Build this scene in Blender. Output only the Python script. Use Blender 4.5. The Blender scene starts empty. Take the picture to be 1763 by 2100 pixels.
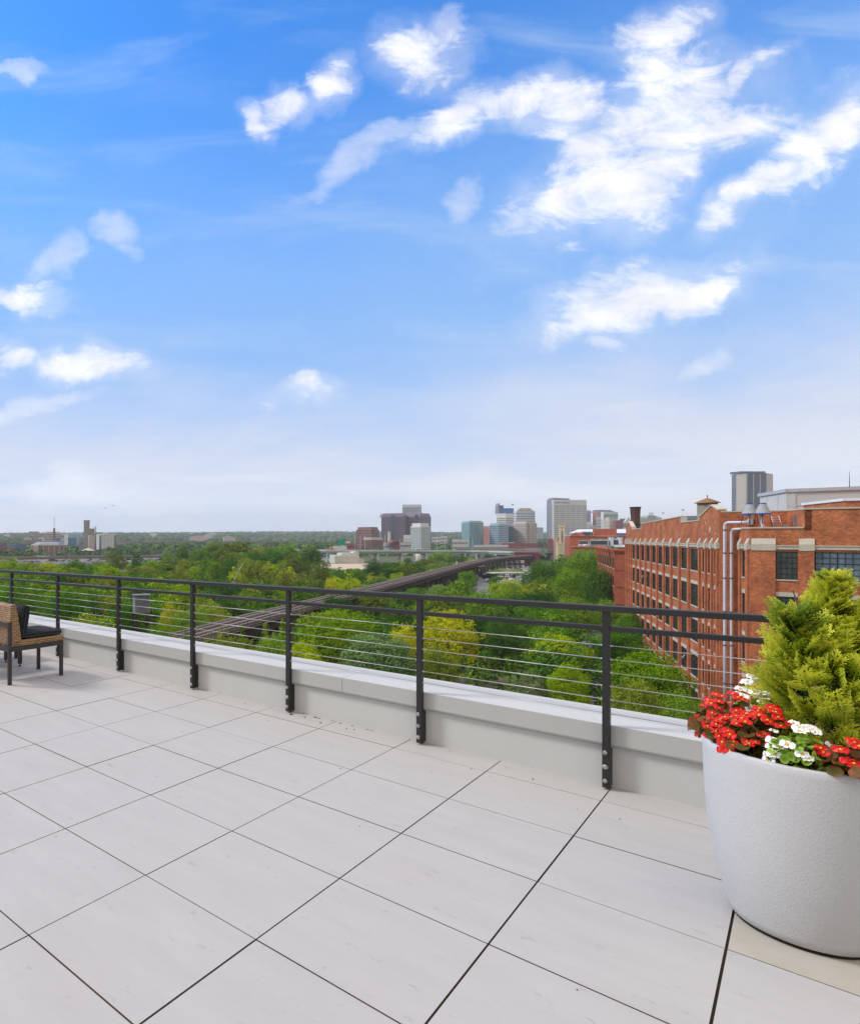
import bpy, math, random
import numpy as np
from mathutils import Vector, Matrix
random.seed(7); rng=np.random.default_rng(11)
S=bpy.context.scene
# ------------------------------------------------------------------ camera
F,CX,HY,H=1278.2,302.0,1096.4,1.529          # focal length, principal point (in 1763-wide picture units), eye height
cd=bpy.data.cameras.new('camera'); cam=bpy.data.objects.new('camera',cd); S.collection.objects.link(cam); S.camera=cam
cam.location=(0,0,H); cam.rotation_euler=(math.pi/2,0,0)
cd.sensor_fit='HORIZONTAL'; cd.sensor_width=36; cd.lens=F/1763*36
cd.shift_x=0.5-CX/1763; cd.shift_y=(HY-1050)/1763
cd.clip_start=.05; cd.clip_end=30000
S.render.resolution_x=859; S.render.resolution_y=1024
# ------------------------------------------------------------------ sky and sun
SUN_EL,SUN_AZ=math.radians(42),math.radians(-74)     # azimuth from +Y, clockwise: the sun stands to the left
W=bpy.data.worlds.new('World'); S.world=W; W.use_nodes=True; W.cycles.sampling_method='MANUAL'; W.cycles.sample_map_resolution=2048
nt=W.node_tree; N=nt.nodes; L=nt.links; N.clear()
def nd(t,**k):
    n=N.new(t)
    for a,b in k.items(): setattr(n,a,b)
    return n
def mth(op,a,b=None,c=None):
    n=nd('ShaderNodeMath',operation=op)
    for i,v in enumerate((a,b,c)):
        if v is None: continue
        if isinstance(v,(int,float)): n.inputs[i].default_value=v
        else: L.new(v,n.inputs[i])
    return n.outputs[0]
def mixc(f,a,b,bt='MIX'):
    n=nd('ShaderNodeMix',data_type='RGBA',blend_type=bt)
    for i,v in ((0,f),(6,a),(7,b)):
        if isinstance(v,(int,float)): n.inputs[i].default_value=v
        elif isinstance(v,tuple): n.inputs[i].default_value=v+(1,)
        else: L.new(v,n.inputs[i])
    return n.outputs[2]
def sstep(v,a,b):
    n=nd('ShaderNodeMapRange',interpolation_type='SMOOTHSTEP'); L.new(v,n.inputs[0]); n.inputs[1].default_value=a; n.inputs[2].default_value=b
    return n.outputs[0]
def noise(vec,scale,det,rough=.55,dist=0):
    n=nd('ShaderNodeTexNoise'); n.noise_dimensions='3D'; L.new(vec,n.inputs['Vector']); n.inputs['Scale'].default_value=scale; n.inputs['Detail'].default_value=det
    n.inputs['Roughness'].default_value=rough; n.inputs['Distortion'].default_value=dist; return n.outputs['Fac']
out=nd('ShaderNodeOutputWorld'); bg=nd('ShaderNodeBackground'); L.new(bg.outputs[0],out.inputs[0])
sky=nd('ShaderNodeTexSky',sky_type='NISHITA'); sky.sun_disc=False; sky.sun_elevation=SUN_EL; sky.sun_rotation=SUN_AZ
sky.altitude=0; sky.air_density=1.0; sky.dust_density=.6; sky.ozone_density=2.2
tc=nd('ShaderNodeTexCoord'); sep=nd('ShaderNodeSeparateXYZ'); L.new(tc.outputs['Generated'],sep.inputs[0])
yy=mth('MAXIMUM',sep.outputs[1],.05)
comb=nd('ShaderNodeCombineXYZ'); L.new(mth('DIVIDE',sep.outputs[0],yy),comb.inputs[0]); L.new(mth('DIVIDE',sep.outputs[2],yy),comb.inputs[1])
P=comb.outputs[0]                                    # position on the cloud layer's tangent plane (world directions only)
# edge warp so that the clouds fray
wn=nd('ShaderNodeTexNoise'); L.new(P,wn.inputs['Vector']); wn.inputs['Scale'].default_value=5; wn.inputs['Detail'].default_value=7; wn.inputs['Roughness'].default_value=.6
wv=nd('ShaderNodeVectorMath',operation='MULTIPLY_ADD'); L.new(wn.outputs['Color'],wv.inputs[0]); wv.inputs[1].default_value=(.16,.16,0); 
ws=nd('ShaderNodeVectorMath',operation='SUBTRACT'); L.new(P,ws.inputs[0]); ws.inputs[1].default_value=(.08,.08,0); L.new(ws.outputs[0],wv.inputs[2])
PW=wv.outputs[0]
# cloud bodies: centre, half-axes and tilt, in the same units as the picture, given as directions
CL=[(1300,335,230,85,33,1.),(1400,215,115,85,20,1.),(1175,390,120,62,40,1.),(905,240,85,34,24,.95),(1040,188,120,38,-3,1.),(1160,222,90,42,-12,.95),(1375,60,85,42,28,1.),
(1510,275,85,32,5,.9),(1540,150,62,20,32,.8),(1690,270,110,48,42,.95),(1570,390,140,30,27,.95),(1475,425,45,24,0,.8),(1320,595,165,52,17,1.),(1225,648,90,34,22,.95),(1440,560,48,30,-15,.95),
(600,205,75,30,28,.8),(525,252,36,24,-40,.8),(692,158,38,44,-20,1.),(855,95,66,50,40,.72),(885,45,60,26,50,.6),(1340,118,62,50,60,.9),(118,525,42,26,38,.6),(235,495,40,30,-40,.35),(30,605,78,26,-8,.75),(160,752,120,32,4,.8),(8,745,42,32,0,.8),
(612,815,55,26,4,.7),(60,850,110,18,12,.45),(760,300,120,22,32,.3),(150,1000,100,30,0,.5),(945,415,35,26,40,.55),(1240,720,26,14,0,.4),(45,125,38,14,5,.45),(1430,745,40,16,35,.35)]
acc=None; faint=None
for (x,y,a,b,r,k) in CL:
    thin=k<.65
    if thin: k=.8
    m=nd('ShaderNodeMapping',vector_type='TEXTURE'); L.new(PW,m.inputs['Vector'])
    m.inputs['Location'].default_value=((x-CX)/F,(HY-y)/F,0); m.inputs['Rotation'].default_value=(0,0,math.radians(r)); m.inputs['Scale'].default_value=(a/F*1.36,b/F*1.36,1)
    ln=nd('ShaderNodeVectorMath',operation='LENGTH'); L.new(m.outputs[0],ln.inputs[0])
    v=mth('MULTIPLY',mth('SUBTRACT',1.0,mth('MULTIPLY',ln.outputs['Value'],ln.outputs['Value'])),k)
    if thin: faint=v if faint is None else mth('SMOOTH_MAX',faint,v,.12)
    else: acc=v if acc is None else mth('SMOOTH_MAX',acc,v,.12)
fm=nd('ShaderNodeMapping'); L.new(P,fm.inputs['Vector']); fm.inputs['Rotation'].default_value=(0,0,math.radians(-35)); fm.inputs['Scale'].default_value=(.8,1.75,1)
fine=noise(fm.outputs[0],11,10,.64,.5)
fld=mth('ADD',acc,mth('MULTIPLY',mth('SUBTRACT',fine,.5),2.9))
core=mth('MULTIPLY',sstep(fld,-.20,1.22),1.0)
halo=mth('MULTIPLY',sstep(mth('ADD',acc,mth('MULTIPLY',mth('SUBTRACT',noise(P,6,6,.6,.8),.5),2.6)),-.9,1.2),.34)
thinc=mth('MULTIPLY',sstep(mth('ADD',faint,mth('MULTIPLY',mth('SUBTRACT',fine,.5),2.6)),-.5,1.1),.42)
cloud=mth('MAXIMUM',mth('MAXIMUM',core,halo),thinc)
st=nd('ShaderNodeMapping'); L.new(P,st.inputs['Vector']); st.inputs['Rotation'].default_value=(0,0,math.radians(-28)); st.inputs['Scale'].default_value=(1.2,5,1)
streak=noise(st.outputs[0],2.2,6,.55,.6)
st2=nd('ShaderNodeMapping'); L.new(P,st2.inputs['Vector']); st2.inputs['Scale'].default_value=(1,2.2,1)
soft=noise(st2.outputs[0],3,4,.5)
elev=sep.outputs[2]
veil=mth('MULTIPLY',sstep(mth('ADD',mth('MULTIPLY',elev,-1.0),mth('MULTIPLY',mth('SUBTRACT',soft,.5),.16)),-.31,-.09),.95)
cir=mth('MULTIPLY',sstep(streak,.46,.85),.42)
sk=mixc(1.0,sky.outputs[0],(.44,1.38,2.35),'MULTIPLY')
# thin high cloud, low veil, and cumulus, all lit by the same sun
shade=sstep(noise(P,9,5,.6,.3),.3,.75)
hi=mth('MULTIPLY',sstep(mth('ADD',mth('MULTIPLY',elev,-1.0),mth('MULTIPLY',mth('SUBTRACT',soft,.5),.12)),-.66,-.26),.88)
s0=mixc(hi,sk,(2.55,4.4,7.6))
bands=nd('ShaderNodeMapping'); L.new(P,bands.inputs['Vector']); bands.inputs['Rotation'].default_value=(0,0,math.radians(-8)); bands.inputs['Scale'].default_value=(1.0,5.5,1)
px_=nd('ShaderNodeSeparateXYZ'); L.new(P,px_.inputs[0])
veil=mth('MULTIPLY',veil,mth('MINIMUM',mth('ADD',mth('MULTIPLY',sstep(noise(bands.outputs[0],2.0,7,.6,.5),.36,.62),.30),mth('ADD',mth('MULTIPLY',px_.outputs[0],.16),.66)),1.0))
s1=mixc(cir,s0,(5.0,6.2,7.8))
s2=mixc(veil,s1,mixc(sstep(elev,.015,.14),(7.9,8.1,8.7),(6.4,6.65,7.55)))
cc=mixc(shade,(7.6,7.7,8.3),(9.6,9.6,9.7))
s3=mixc(1.0,mixc(cloud,s2,cc),(.80,.80,.80),'MULTIPLY')
# outside the picture unseen bright cloud is added to neutralise blue fill, dimmer behind
fill_cover=mth('MULTIPLY',mth('MAXIMUM',sstep(elev,.70,.88),sstep(mth('MULTIPLY',sep.outputs[1],-1.0),-.30,.15)),.9)
s3=mixc(fill_cover,s3,mixc(sstep(elev,.1,.75),(3.7,3.5,3.25),(9.6,8.9,8.1)))
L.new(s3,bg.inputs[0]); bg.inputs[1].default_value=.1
sd=bpy.data.lights.new('sun','SUN'); sd.energy=1.75; sd.angle=math.radians(12); sd.color=(1,.95,.88)
so=bpy.data.objects.new('sun',sd); S.collection.objects.link(so)
dv=Vector((math.sin(SUN_AZ)*math.cos(SUN_EL),math.cos(SUN_AZ)*math.cos(SUN_EL),math.sin(SUN_EL)))
so.rotation_euler=dv.to_track_quat('Z','Y').to_euler()
S.view_settings.view_transform='Standard'; S.view_settings.look='None'; S.view_settings.exposure=.60; S.view_settings.gamma=1
S.render.engine='CYCLES'; S.cycles.use_adaptive_sampling=True; S.cycles.adaptive_threshold=.006; S.cycles.use_denoising=True; S.cycles.denoising_prefilter='FAST'; S.cycles.max_bounces=6; S.cycles.diffuse_bounces=3; S.cycles.glossy_bounces=2; S.cycles.transmission_bounces=3; S.cycles.volume_bounces=0; S.cycles.transparent_max_bounces=6
# ------------------------------------------------------------------ helpers
C=S.collection
def at(vx,vy,Y): return Vector(((vx-CX)/F*Y, Y, H-(vy-HY)/F*Y))
def px(vx,Y): return (vx-CX)/F*Y
def pz(vy,Y): return H-(vy-HY)/F*Y
def tag(o,label=None,cat=None,group=None,kind=None):
    if label: o['label']=label
    if cat: o['category']=cat
    if group: o['group']=group
    if kind: o['kind']=kind
    return o
def empty(name,loc=(0,0,0),rz=0,label=None,cat=None,group=None):
    o=bpy.data.objects.new(name,None); C.objects.link(o); o.location=loc; o.rotation_euler=(0,0,rz); o.empty_display_size=.2
    return tag(o,label,cat,group)
class MB:
    def __init__(s): s.v=[];s.f=[];s.m=[];s.sm=[]
    def add(s,vs,fs,mi=0,sm=False):
        b=len(s.v); s.v+=[tuple(x) for x in vs]; s.f+=[[b+i for i in f] for f in fs]; s.m+=[mi]*len(fs); s.sm+=[sm]*len(fs); return s
    def box(s,x0,x1,y0,y1,z0,z1,mi=0,T=None):
        vs=[(x0,y0,z0),(x1,y0,z0),(x1,y1,z0),(x0,y1,z0),(x0,y0,z1),(x1,y0,z1),(x1,y1,z1),(x0,y1,z1)]
        if T: vs=[T(*p) for p in vs]
        return s.add(vs,[(0,3,2,1),(4,5,6,7),(0,1,5,4),(1,2,6,5),(2,3,7,6),(3,0,4,7)],mi)
    def cbox(s,x0,x1,y0,y1,z0,z1,b,mi=0,T=None):      # box with chamfered vertical and top edges
        pts=[]
        for z,k in ((z0,b),(z1-b,0),(z1,b)):
            if z==z0: z=z0;k=0
            q=[(x0+k,y0+b*(k==0)),(x0+b+k*0,y0+k)] 
            pts.append([(x0+k,y0+max(b,k)),(x0+max(b,k),y0+k),(x1-max(b,k),y0+k),(x1-k,y0+max(b,k)),(x1-k,y1-max(b,k)),(x1-max(b,k),y1-k),(x0+max(b,k),y1-k),(x0+k,y1-max(b,k))])
        zz=(z0,z1-b,z1); vs=[(x,y,zz[i]) for i,r in enumerate(pts) for x,y in r]
        if T: vs=[T(*p) for p in vs]
        fs=[(7,6,5,4,3,2,1,0),tuple(range(16,24))]
        for l in (0,8):
            for i in range(8): fs.append((l+i,l+(i+1)%8,l+8+(i+1)%8,l+8+i))
        return s.add(vs,fs,mi)
    def prism(s,poly,z0,z1,mi=0,top=None):
        n=len(poly); t=top or poly
        vs=[(x,y,z0) for x,y in poly]+[(x,y,z1) for x,y in t]
        return s.add(vs,[tuple(range(n-1,-1,-1)),tuple(range(n,2*n))]+[(i,(i+1)%n,n+(i+1)%n,n+i) for i in range(n)],mi)
    def profile(s,poly,T,d0,d1,mi=0):                 # polygon in (s,z), extruded between depths d0,d1 through frame T
        n=len(poly); vs=[T(a,d0,z) for a,z in poly]+[T(a,d1,z) for a,z in poly]
        return s.add(vs,[tuple(range(n)),tuple(range(2*n-1,n-1,-1))]+[(i,n+i,n+(i+1)%n,(i+1)%n) for i in range(n)],mi)
    def tube(s,pts,r,n=8,mi=0,caps=True,sm=True):
        pts=[Vector(p) for p in pts]; rs=r if isinstance(r,(list,tuple)) else [r]*len(pts); vs=[]
        up=None
        for i,p in enumerate(pts):
            d=(pts[min(i+1,len(pts)-1)]-pts[max(i-1,0)]).normalized()
            if up is None: up=Vector((0,0,1)) if abs(d.z)<.9 else Vector((1,0,0))
            a=d.cross(up).normalized(); b=a.cross(d).normalized(); up=b
            for k in range(n):
                t=2*math.pi*k/n; vs.append(p+rs[i]*(math.cos(t)*a+math.sin(t)*b))
        fs=[(i*n+k,i*n+(k+1)%n,(i+1)*n+(k+1)%n,(i+1)*n+k) for i in range(len(pts)-1) for k in range(n)]
        s.add(vs,fs,mi,sm)
        if caps:
            b=len(s.v)-len(vs); s.f.append([b+k for k in range(n)][::-1]); s.m.append(mi); s.sm.append(False)
            s.f.append([b+(len(pts)-1)*n+k for k in range(n)]); s.m.append(mi); s.sm.append(False)
        return s
    def lathe(s,prof,c=(0,0,0),n=24,mi=0,sm=True,a0=0):
        vs=[(c[0]+r*math.cos(a0+2*math.pi*k/n),c[1]+r*math.sin(a0+2*math.pi*k/n),c[2]+z) for r,z in prof for k in range(n)]
        return s.add(vs,[(i*n+k,i*n+(k+1)%n,(i+1)*n+(k+1)%n,(i+1)*n+k) for i in range(len(prof)-1) for k in range(n)],mi,sm)
    def data(s,name,mats):
        me=bpy.data.meshes.new(name); me.from_pydata(s.v,[],s.f)
        for m in (mats if isinstance(mats,(list,tuple)) else [mats]): me.materials.append(m)
        me.polygons.foreach_set('material_index',s.m); me.polygons.foreach_set('use_smooth',s.sm)
        uv=me.uv_layers.new(name='UVMap'); me.update()
        co=np.empty(len(me.vertices)*3,np.float32); me.vertices.foreach_get('co',co); co=co.reshape(-1,3)
        li=np.empty(len(me.loops),np.int32); me.loops.foreach_get('vertex_index',li)
        tot=np.array([len(f) for f in s.f]); nn=np.empty(len(tot)*3,np.float32); me.polygons.foreach_get('normal',nn); nn=np.repeat(nn.reshape(-1,3),tot,0)
        p=co[li]; vert=np.abs(nn[:,2])<.7; tx=-nn[:,1]; ty=nn[:,0]; ln=np.maximum(np.hypot(tx,ty),1e-6)
        u=np.where(vert,(p[:,0]*tx+p[:,1]*ty)/ln,p[:,0]); v=np.where(vert,p[:,2],p[:,1])
        uv.data.foreach_set('uv',np.stack([u,v],1).astype(np.float32).ravel()); return me
    def build(s,name,mats,parent=None,loc=None,**k):
        o=bpy.data.objects.new(name,s.data(name,mats)); C.objects.link(o)
        if parent is not None: o.parent=parent
        if loc is not None: o.location=loc
        return tag(o,**k)
def inst(me,name,parent=None,loc=(0,0,0),rz=0,sc=(1,1,1),**k):
    o=bpy.data.objects.new(name,me); C.objects.link(o); o.parent=parent; o.location=loc; o.rotation_euler=(0,0,rz); o.scale=sc
    return tag(o,**k)
def frame(ox,oy,dx,dy):                                # T(s,d,z): along the wall, depth outward (d>0 to the right-hand side of travel), height
    l=math.hypot(dx,dy); dx/=l; dy/=l
    return lambda s,d,z:(ox+dx*s+dy*d, oy+dy*s-dx*d, z)
def textmesh(txt,size,depth,bold=0,vertical=False,align='CENTER'):
    cu=bpy.data.curves.new('lettering','FONT'); cu.body='\n'.join(txt) if vertical else txt; cu.size=size; cu.extrude=depth; cu.align_x=align; cu.offset=bold; cu.resolution_u=2
    if vertical: cu.space_line=.86
    o=bpy.data.objects.new('lettering',cu); C.objects.link(o); bpy.context.view_layer.update()
    dg=bpy.context.evaluated_depsgraph_get(); me=bpy.data.meshes.new_from_object(o.evaluated_get(dg)); bpy.data.objects.remove(o); return me
# ------------------------------------------------------------------ materials
def M0(name):
    m=bpy.data.materials.new(name); m.use_nodes=True; t=m.node_tree; b=t.nodes['Principled BSDF']; return m,t,b
def mat(name,col,rough=.6,metal=0,var=.12,scale=3,bump=0,spec=.3,coord='Object',col2=None,bscale=None,stretch=None,rnd=False):
    m,t,b=M0(name); n=t.nodes; l=t.links
    b.inputs['Roughness'].default_value=rough; b.inputs['Metallic'].default_value=metal; b.inputs['Specular IOR Level'].default_value=spec
    tcn=n.new('ShaderNodeTexCoord'); src=tcn.outputs[coord]
    if stretch:
        mp=n.new('ShaderNodeMapping'); mp.inputs['Scale'].default_value=stretch; l.new(src,mp.inputs[0]); src=mp.outputs[0]
    if rnd:
        oi=n.new('ShaderNodeObjectInfo'); va=n.new('ShaderNodeVectorMath'); va.operation='MULTIPLY_ADD'; l.new(oi.outputs['Random'],va.inputs[0]); va.inputs[1].default_value=(57,31,83); l.new(src,va.inputs[2]); src=va.outputs[0]
    nz=n.new('ShaderNodeTexNoise'); nz.inputs['Scale'].default_value=scale; nz.inputs['Detail'].default_value=6; nz.inputs['Roughness'].default_value=.65; l.new(src,nz.inputs['Vector'])
    mr=n.new('ShaderNodeMapRange'); mr.inputs[1].default_value=.25; mr.inputs[2].default_value=.75; l.new(nz.outputs['Fac'],mr.inputs[0])
    mx=n.new('ShaderNodeMix'); mx.data_type='RGBA'; l.new(mr.outputs[0],mx.inputs[0])
    c2=col2 or tuple(min(1,c*(1+var)) for c in col); c1=tuple(c*(1-var) for c in col) if not col2 else col
    mx.inputs[6].default_value=tuple(c1)+(1,); mx.inputs[7].default_value=tuple(c2)+(1,); l.new(mx.outputs[2],b.inputs['Base Color'])
    if bump:
        n2=n.new('ShaderNodeTexNoise'); n2.inputs['Scale'].default_value=bscale or scale*8; n2.inputs['Detail'].default_value=4; l.new(src,n2.inputs['Vector'])
        bp=n.new('ShaderNodeBump'); bp.inputs['Strength'].default_value=1; bp.inputs['Distance'].default_value=bump; l.new(n2.outputs['Fac'],bp.inputs['Height']); l.new(bp.outputs[0],b.inputs['Normal'])
    return m
def brick(name,c1,c2,mortar,bw=.21,rh=.075,ms=.008,stain=None,patch=.35):
    m,t,b=M0(name); n=t.nodes; l=t.links; b.inputs['Roughness'].default_value=.85; b.inputs['Specular IOR Level'].default_value=.15
    uv=n.new('ShaderNodeTexCoord'); br=n.new('ShaderNodeTexBrick'); l.new(uv.outputs['UV'],br.inputs['Vector'])
    br.inputs['Scale'].default_value=1; br.inputs['Brick Width'].default_value=bw; br.inputs['Row Height'].default_value=rh; br.inputs['Mortar Size'].default_value=ms; br.inputs['Mortar Smooth'].default_value=.3
    br.inputs['Color1'].default_value=c1+(1,); br.inputs['Color2'].default_value=c2+(1,); br.inputs['Mortar'].default_value=mortar+(1,); br.inputs['Bias'].default_value=-.1
    nz=n.new('ShaderNodeTexNoise'); nz.inputs['Scale'].default_value=.45; nz.inputs['Detail'].default_value=8; nz.inputs['Roughness'].default_value=.7; l.new(uv.outputs['UV'],nz.inputs['Vector'])
    mr=n.new('ShaderNodeMapRange'); mr.inputs[1].default_value=.3; mr.inputs[2].default_value=.7; mr.inputs[3].default_value=1-patch; mr.inputs[4].default_value=1+patch*.6; l.new(nz.outputs['Fac'],mr.inputs[0])
    hv=n.new('ShaderNodeHueSaturation'); l.new(br.outputs['Color'],hv.inputs['Color']); l.new(mr.outputs[0],hv.inputs['Value'])
    last=hv.outputs[0]
    if stain:
        n3=n.new('ShaderNodeTexNoise'); n3.inputs['Scale'].default_value=.8; n3.inputs['Detail'].default_value=10; n3.inputs['Roughness'].default_value=.75; l.new(uv.outputs['UV'],n3.inputs['Vector'])
        m3=n.new('ShaderNodeMapRange'); m3.inputs[1].default_value=.60; m3.inputs[2].default_value=.72; m3.inputs[4].default_value=.55; l.new(n3.outputs['Fac'],m3.inputs[0])
        mx=n.new('ShaderNodeMix'); mx.data_type='RGBA'; l.new(m3.outputs[0],mx.inputs[0]); l.new(last,mx.inputs[6]); mx.inputs[7].default_value=stain+(1,); last=mx.outputs[2]
    l.new(last,b.inputs['Base Color'])
    bp=n.new('ShaderNodeBump'); bp.inputs['Distance'].default_value=.01; l.new(br.outputs['Fac'],bp.inputs['Height']); bp.invert=True; l.new(bp.outputs[0],b.inputs['Normal'])
    return m
def foliage(name,c1,c2,trans=.24,hue=.03):
    m,t,b=M0(name); n=t.nodes; l=t.links; n.remove(b)
    oi=n.new('ShaderNodeObjectInfo'); tcn=n.new('ShaderNodeTexCoord'); g=n.new('ShaderNodeNewGeometry')
    nz=n.new('ShaderNodeTexNoise'); nz.inputs['Scale'].default_value=5; nz.inputs['Detail'].default_value=3; l.new(tcn.outputs['Object'],nz.inputs['Vector'])
    ad=n.new('ShaderNodeMath'); ad.operation='MULTIPLY_ADD'; l.new(g.outputs['Random Per Island'],ad.inputs[0]); ad.inputs[1].default_value=.5; 
    sb=n.new('ShaderNodeMapRange'); sb.inputs[1].default_value=.3; sb.inputs[2].default_value=.7; sb.inputs[4].default_value=.6; l.new(nz.outputs['Fac'],sb.inputs[0]); l.new(sb.outputs[0],ad.inputs[2])
    mx=n.new('ShaderNodeMix'); mx.data_type='RGBA'; l.new(ad.outputs[0],mx.inputs[0]); mx.inputs[6].default_value=c1+(1,); mx.inputs[7].default_value=c2+(1,)
    hs=n.new('ShaderNodeHueSaturation'); l.new(mx.outputs[2],hs.inputs['Color'])
    h=n.new('ShaderNodeMapRange'); h.inputs[3].default_value=.5-hue; h.inputs[4].default_value=.5+hue*.6; l.new(oi.outputs['Random'],h.inputs[0]); l.new(h.outputs[0],hs.inputs['Hue'])
    v=n.new('ShaderNodeMapRange'); v.inputs[3].default_value=1.25; v.inputs[4].default_value=.68; l.new(oi.outputs['Random'],v.inputs[0]); l.new(v.outputs[0],hs.inputs['Value'])
    d=n.new('ShaderNodeBsdfDiffuse'); tr=n.new('ShaderNodeBsdfTranslucent'); ms=n.new('ShaderNodeMixShader'); ms.inputs[0].default_value=trans
    l.new(hs.outputs[0],d.inputs[0]); l.new(hs.outputs[0],tr.inputs[0]); l.new(d.outputs[0],ms.inputs[1]); l.new(tr.outputs[0],ms.inputs[2]); l.new(ms.outputs[0],n['Material Output'].inputs[0])
    return m
def glass(name,col,rough=.12,var=.5,scale=.3):
    m=mat(name,col,rough,0,var,scale,spec=.6,coord='UV'); return m
# ------------------------------------------------------------------ terrace
c_,s_=.6852,.7284; YAW=-math.atan2(s_,c_)
def L2(u,w,z=0): return Vector((u*c_+w*s_,-u*s_+w*c_,z))
def kz(u): return 1+.0088*(u+.8)
def dw(u): return .009*(u+.8)
TI=.61
def U(i): return (i-2.348)*TI
def Wj(j): return (6.131-j)*TI
m_sub=mat('dark gap under pavers',(.085,.066,.052),.9)
m_pav,t,b=M0('porcelain paver'); n=t.nodes; l=t.links
b.inputs['Roughness'].default_value=.62; b.inputs['Specular IOR Level'].default_value=.22
tcn=n.new('ShaderNodeTexCoord'); g=n.new('ShaderNodeNewGeometry')
def N3(sc,det,ro=.6,mp=None,dist=0):
    q=n.new('ShaderNodeTexNoise'); q.inputs['Scale'].default_value=sc; q.inputs['Detail'].default_value=det; q.inputs['Roughness'].default_value=ro; q.inputs['Distortion'].default_value=dist
    if mp:
        k=n.new('ShaderNodeMapping'); k.inputs['Scale'].default_value=mp; l.new(tcn.outputs['Object'],k.inputs[0]); l.new(k.outputs[0],q.inputs['Vector'])
    else: l.new(tcn.outputs['Object'],q.inputs['Vector'])
    return q.outputs['Fac']
def MR(v,a,b_,c=0,d=1):
    q=n.new('ShaderNodeMapRange'); q.inputs[1].default_value=a; q.inputs[2].default_value=b_; q.inputs[3].default_value=c; q.inputs[4].default_value=d; l.new(v,q.inputs[0]); return q.outputs[0]
def MX(f,a,b_):
    q=n.new('ShaderNodeMix'); q.data_type='RGBA'
    for i,v in ((0,f),(6,a),(7,b_)):
        if isinstance(v,tuple): q.inputs[i].default_value=v+(1,)
        elif isinstance(v,(int,float)): q.inputs[i].default_value=v
        else: l.new(v,q.inputs[i])
    return q.outputs[2]
base=MX(MR(N3(2.2,6,.6,(1,3.5,1)),.3,.7),(.400,.381,.366),(.438,.418,.401))
base=MX(MR(g.outputs['Random Per Island'],0,1,0,.5),base,(.425,.402,.386))
base=MX(MR(N3(1.3,5,.65),.56,.78,0,.5),base,(.41,.36,.33))        # faint pink-beige blooms
base=MX(MR(N3(9,6,.75,(1,2.2,1),.5),.60,.70,0,.55),base,(.27,.25,.235))     # scuffs
base=MX(MR(N3(60,2,.6),.72,.76,0,.35),base,(.30,.26,.23))        # grit
l.new(base,b.inputs['Base Color'])
bp=n.new('ShaderNodeBump'); bp.inputs['Distance'].default_value=.0006; l.new(N3(160,4,.6),bp.inputs['Height']); l.new(bp.outputs[0],b.inputs['Normal'])
m_stain=mat('stained paver',(.425,.40,.365),.6,col2=(.385,.34,.27),scale=5,spec=.2)
MB().box(-17,9,-9,4.95,-.4,-.0115).build('terrace_slab',m_sub,kind='structure').rotation_euler=(0,0,YAW)
pv=MB(); wide={0:.0027,1:.0029,2:.0038,-2:.0025}
for i in range(-23,12):
    for j in range(-1,19):
        u0=U(i)+wide.get(i,.0022); u1=U(i+1)-wide.get(i+1,.0022); w0=Wj(j+1)+.0025; w1=Wj(j)-.0025
        if j==-1: pass
        hz=random.uniform(-.0012,.0008)
        if i==2 and j==0: mi=1
        else: mi=0
        # top chamfer
        bv=.0006
        pts=[(u0,w0),(u1,w0),(u1,w1),(u0,w1)]
        q=[(x,y,-.011) for x,y in pts]+[(x,y,hz-bv) for x,y in pts]+[(u0+bv,w0+bv,hz),(u1-bv,w0+bv,hz),(u1-bv,w1-bv,hz),(u0+bv,w1-bv,hz)]
        pv.add(q,[(3,2,1,0),(8,9,10,11)],mi); pv.f+=[[len(pv.v)-12+z for z in f] for f in [(a,(a+1)%4,(a+1)%4+4,a+4) for a in range(4)]+[(a+4,(a+1)%4+4,(a+1)%4+8,a+8) for a in range(4)]]; pv.m+=[2]*8; pv.sm+=[False]*8
for i in range(-23,12):                               # the cut row against the parapet (j = -1 is the last joint)
    u0=U(i)+wide.get(i,.0022); u1=U(i+1)-wide.get(i+1,.0022)
    pv.box(u0,u1,Wj(-1)+.0024,4.70,-.011,random.uniform(-.001,.0005)); pv.m[-6:]=[2,0,2,2,2,2]
pvo=pv.build('terrace_floor',[m_pav,m_stain,mat('grimy paver edge',(.12,.09,.07),.9)],kind='structure'); pvo.rotation_euler=(0,0,YAW)
# small dirt crumbs and dead leaves along the parapet
m_crumb=mat('dry debris',(.05,.03,.02),.9)
cr=MB()
for (u,w,r) in [(-3.02,4.52,.02)]+[(random.uniform(-3.1,-2.3),4.60-random.random()**2*.12,random.uniform(.003,.012)) for _ in range(20)]+[(random.uniform(-6,0),4.62-random.random()**3*.5,random.uniform(.003,.007)) for _ in range(18)]+[(random.uniform(-4,0),random.uniform(1,4.3),random.uniform(.002,.005)) for _ in range(8)]:
    a=random.random()*6; n_=5
    cr.lathe([(0,.002),(r*.8,.003),(r,.001)],(u,w,0),5,a0=a,sm=False)
cro=cr.build('leaf_debris',m_crumb,kind='stuff'); cro.rotation_euler=(0,0,YAW)
tag(cro,'dark crumbs of dry leaf and dirt along the foot of the parapet','debris')
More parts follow.
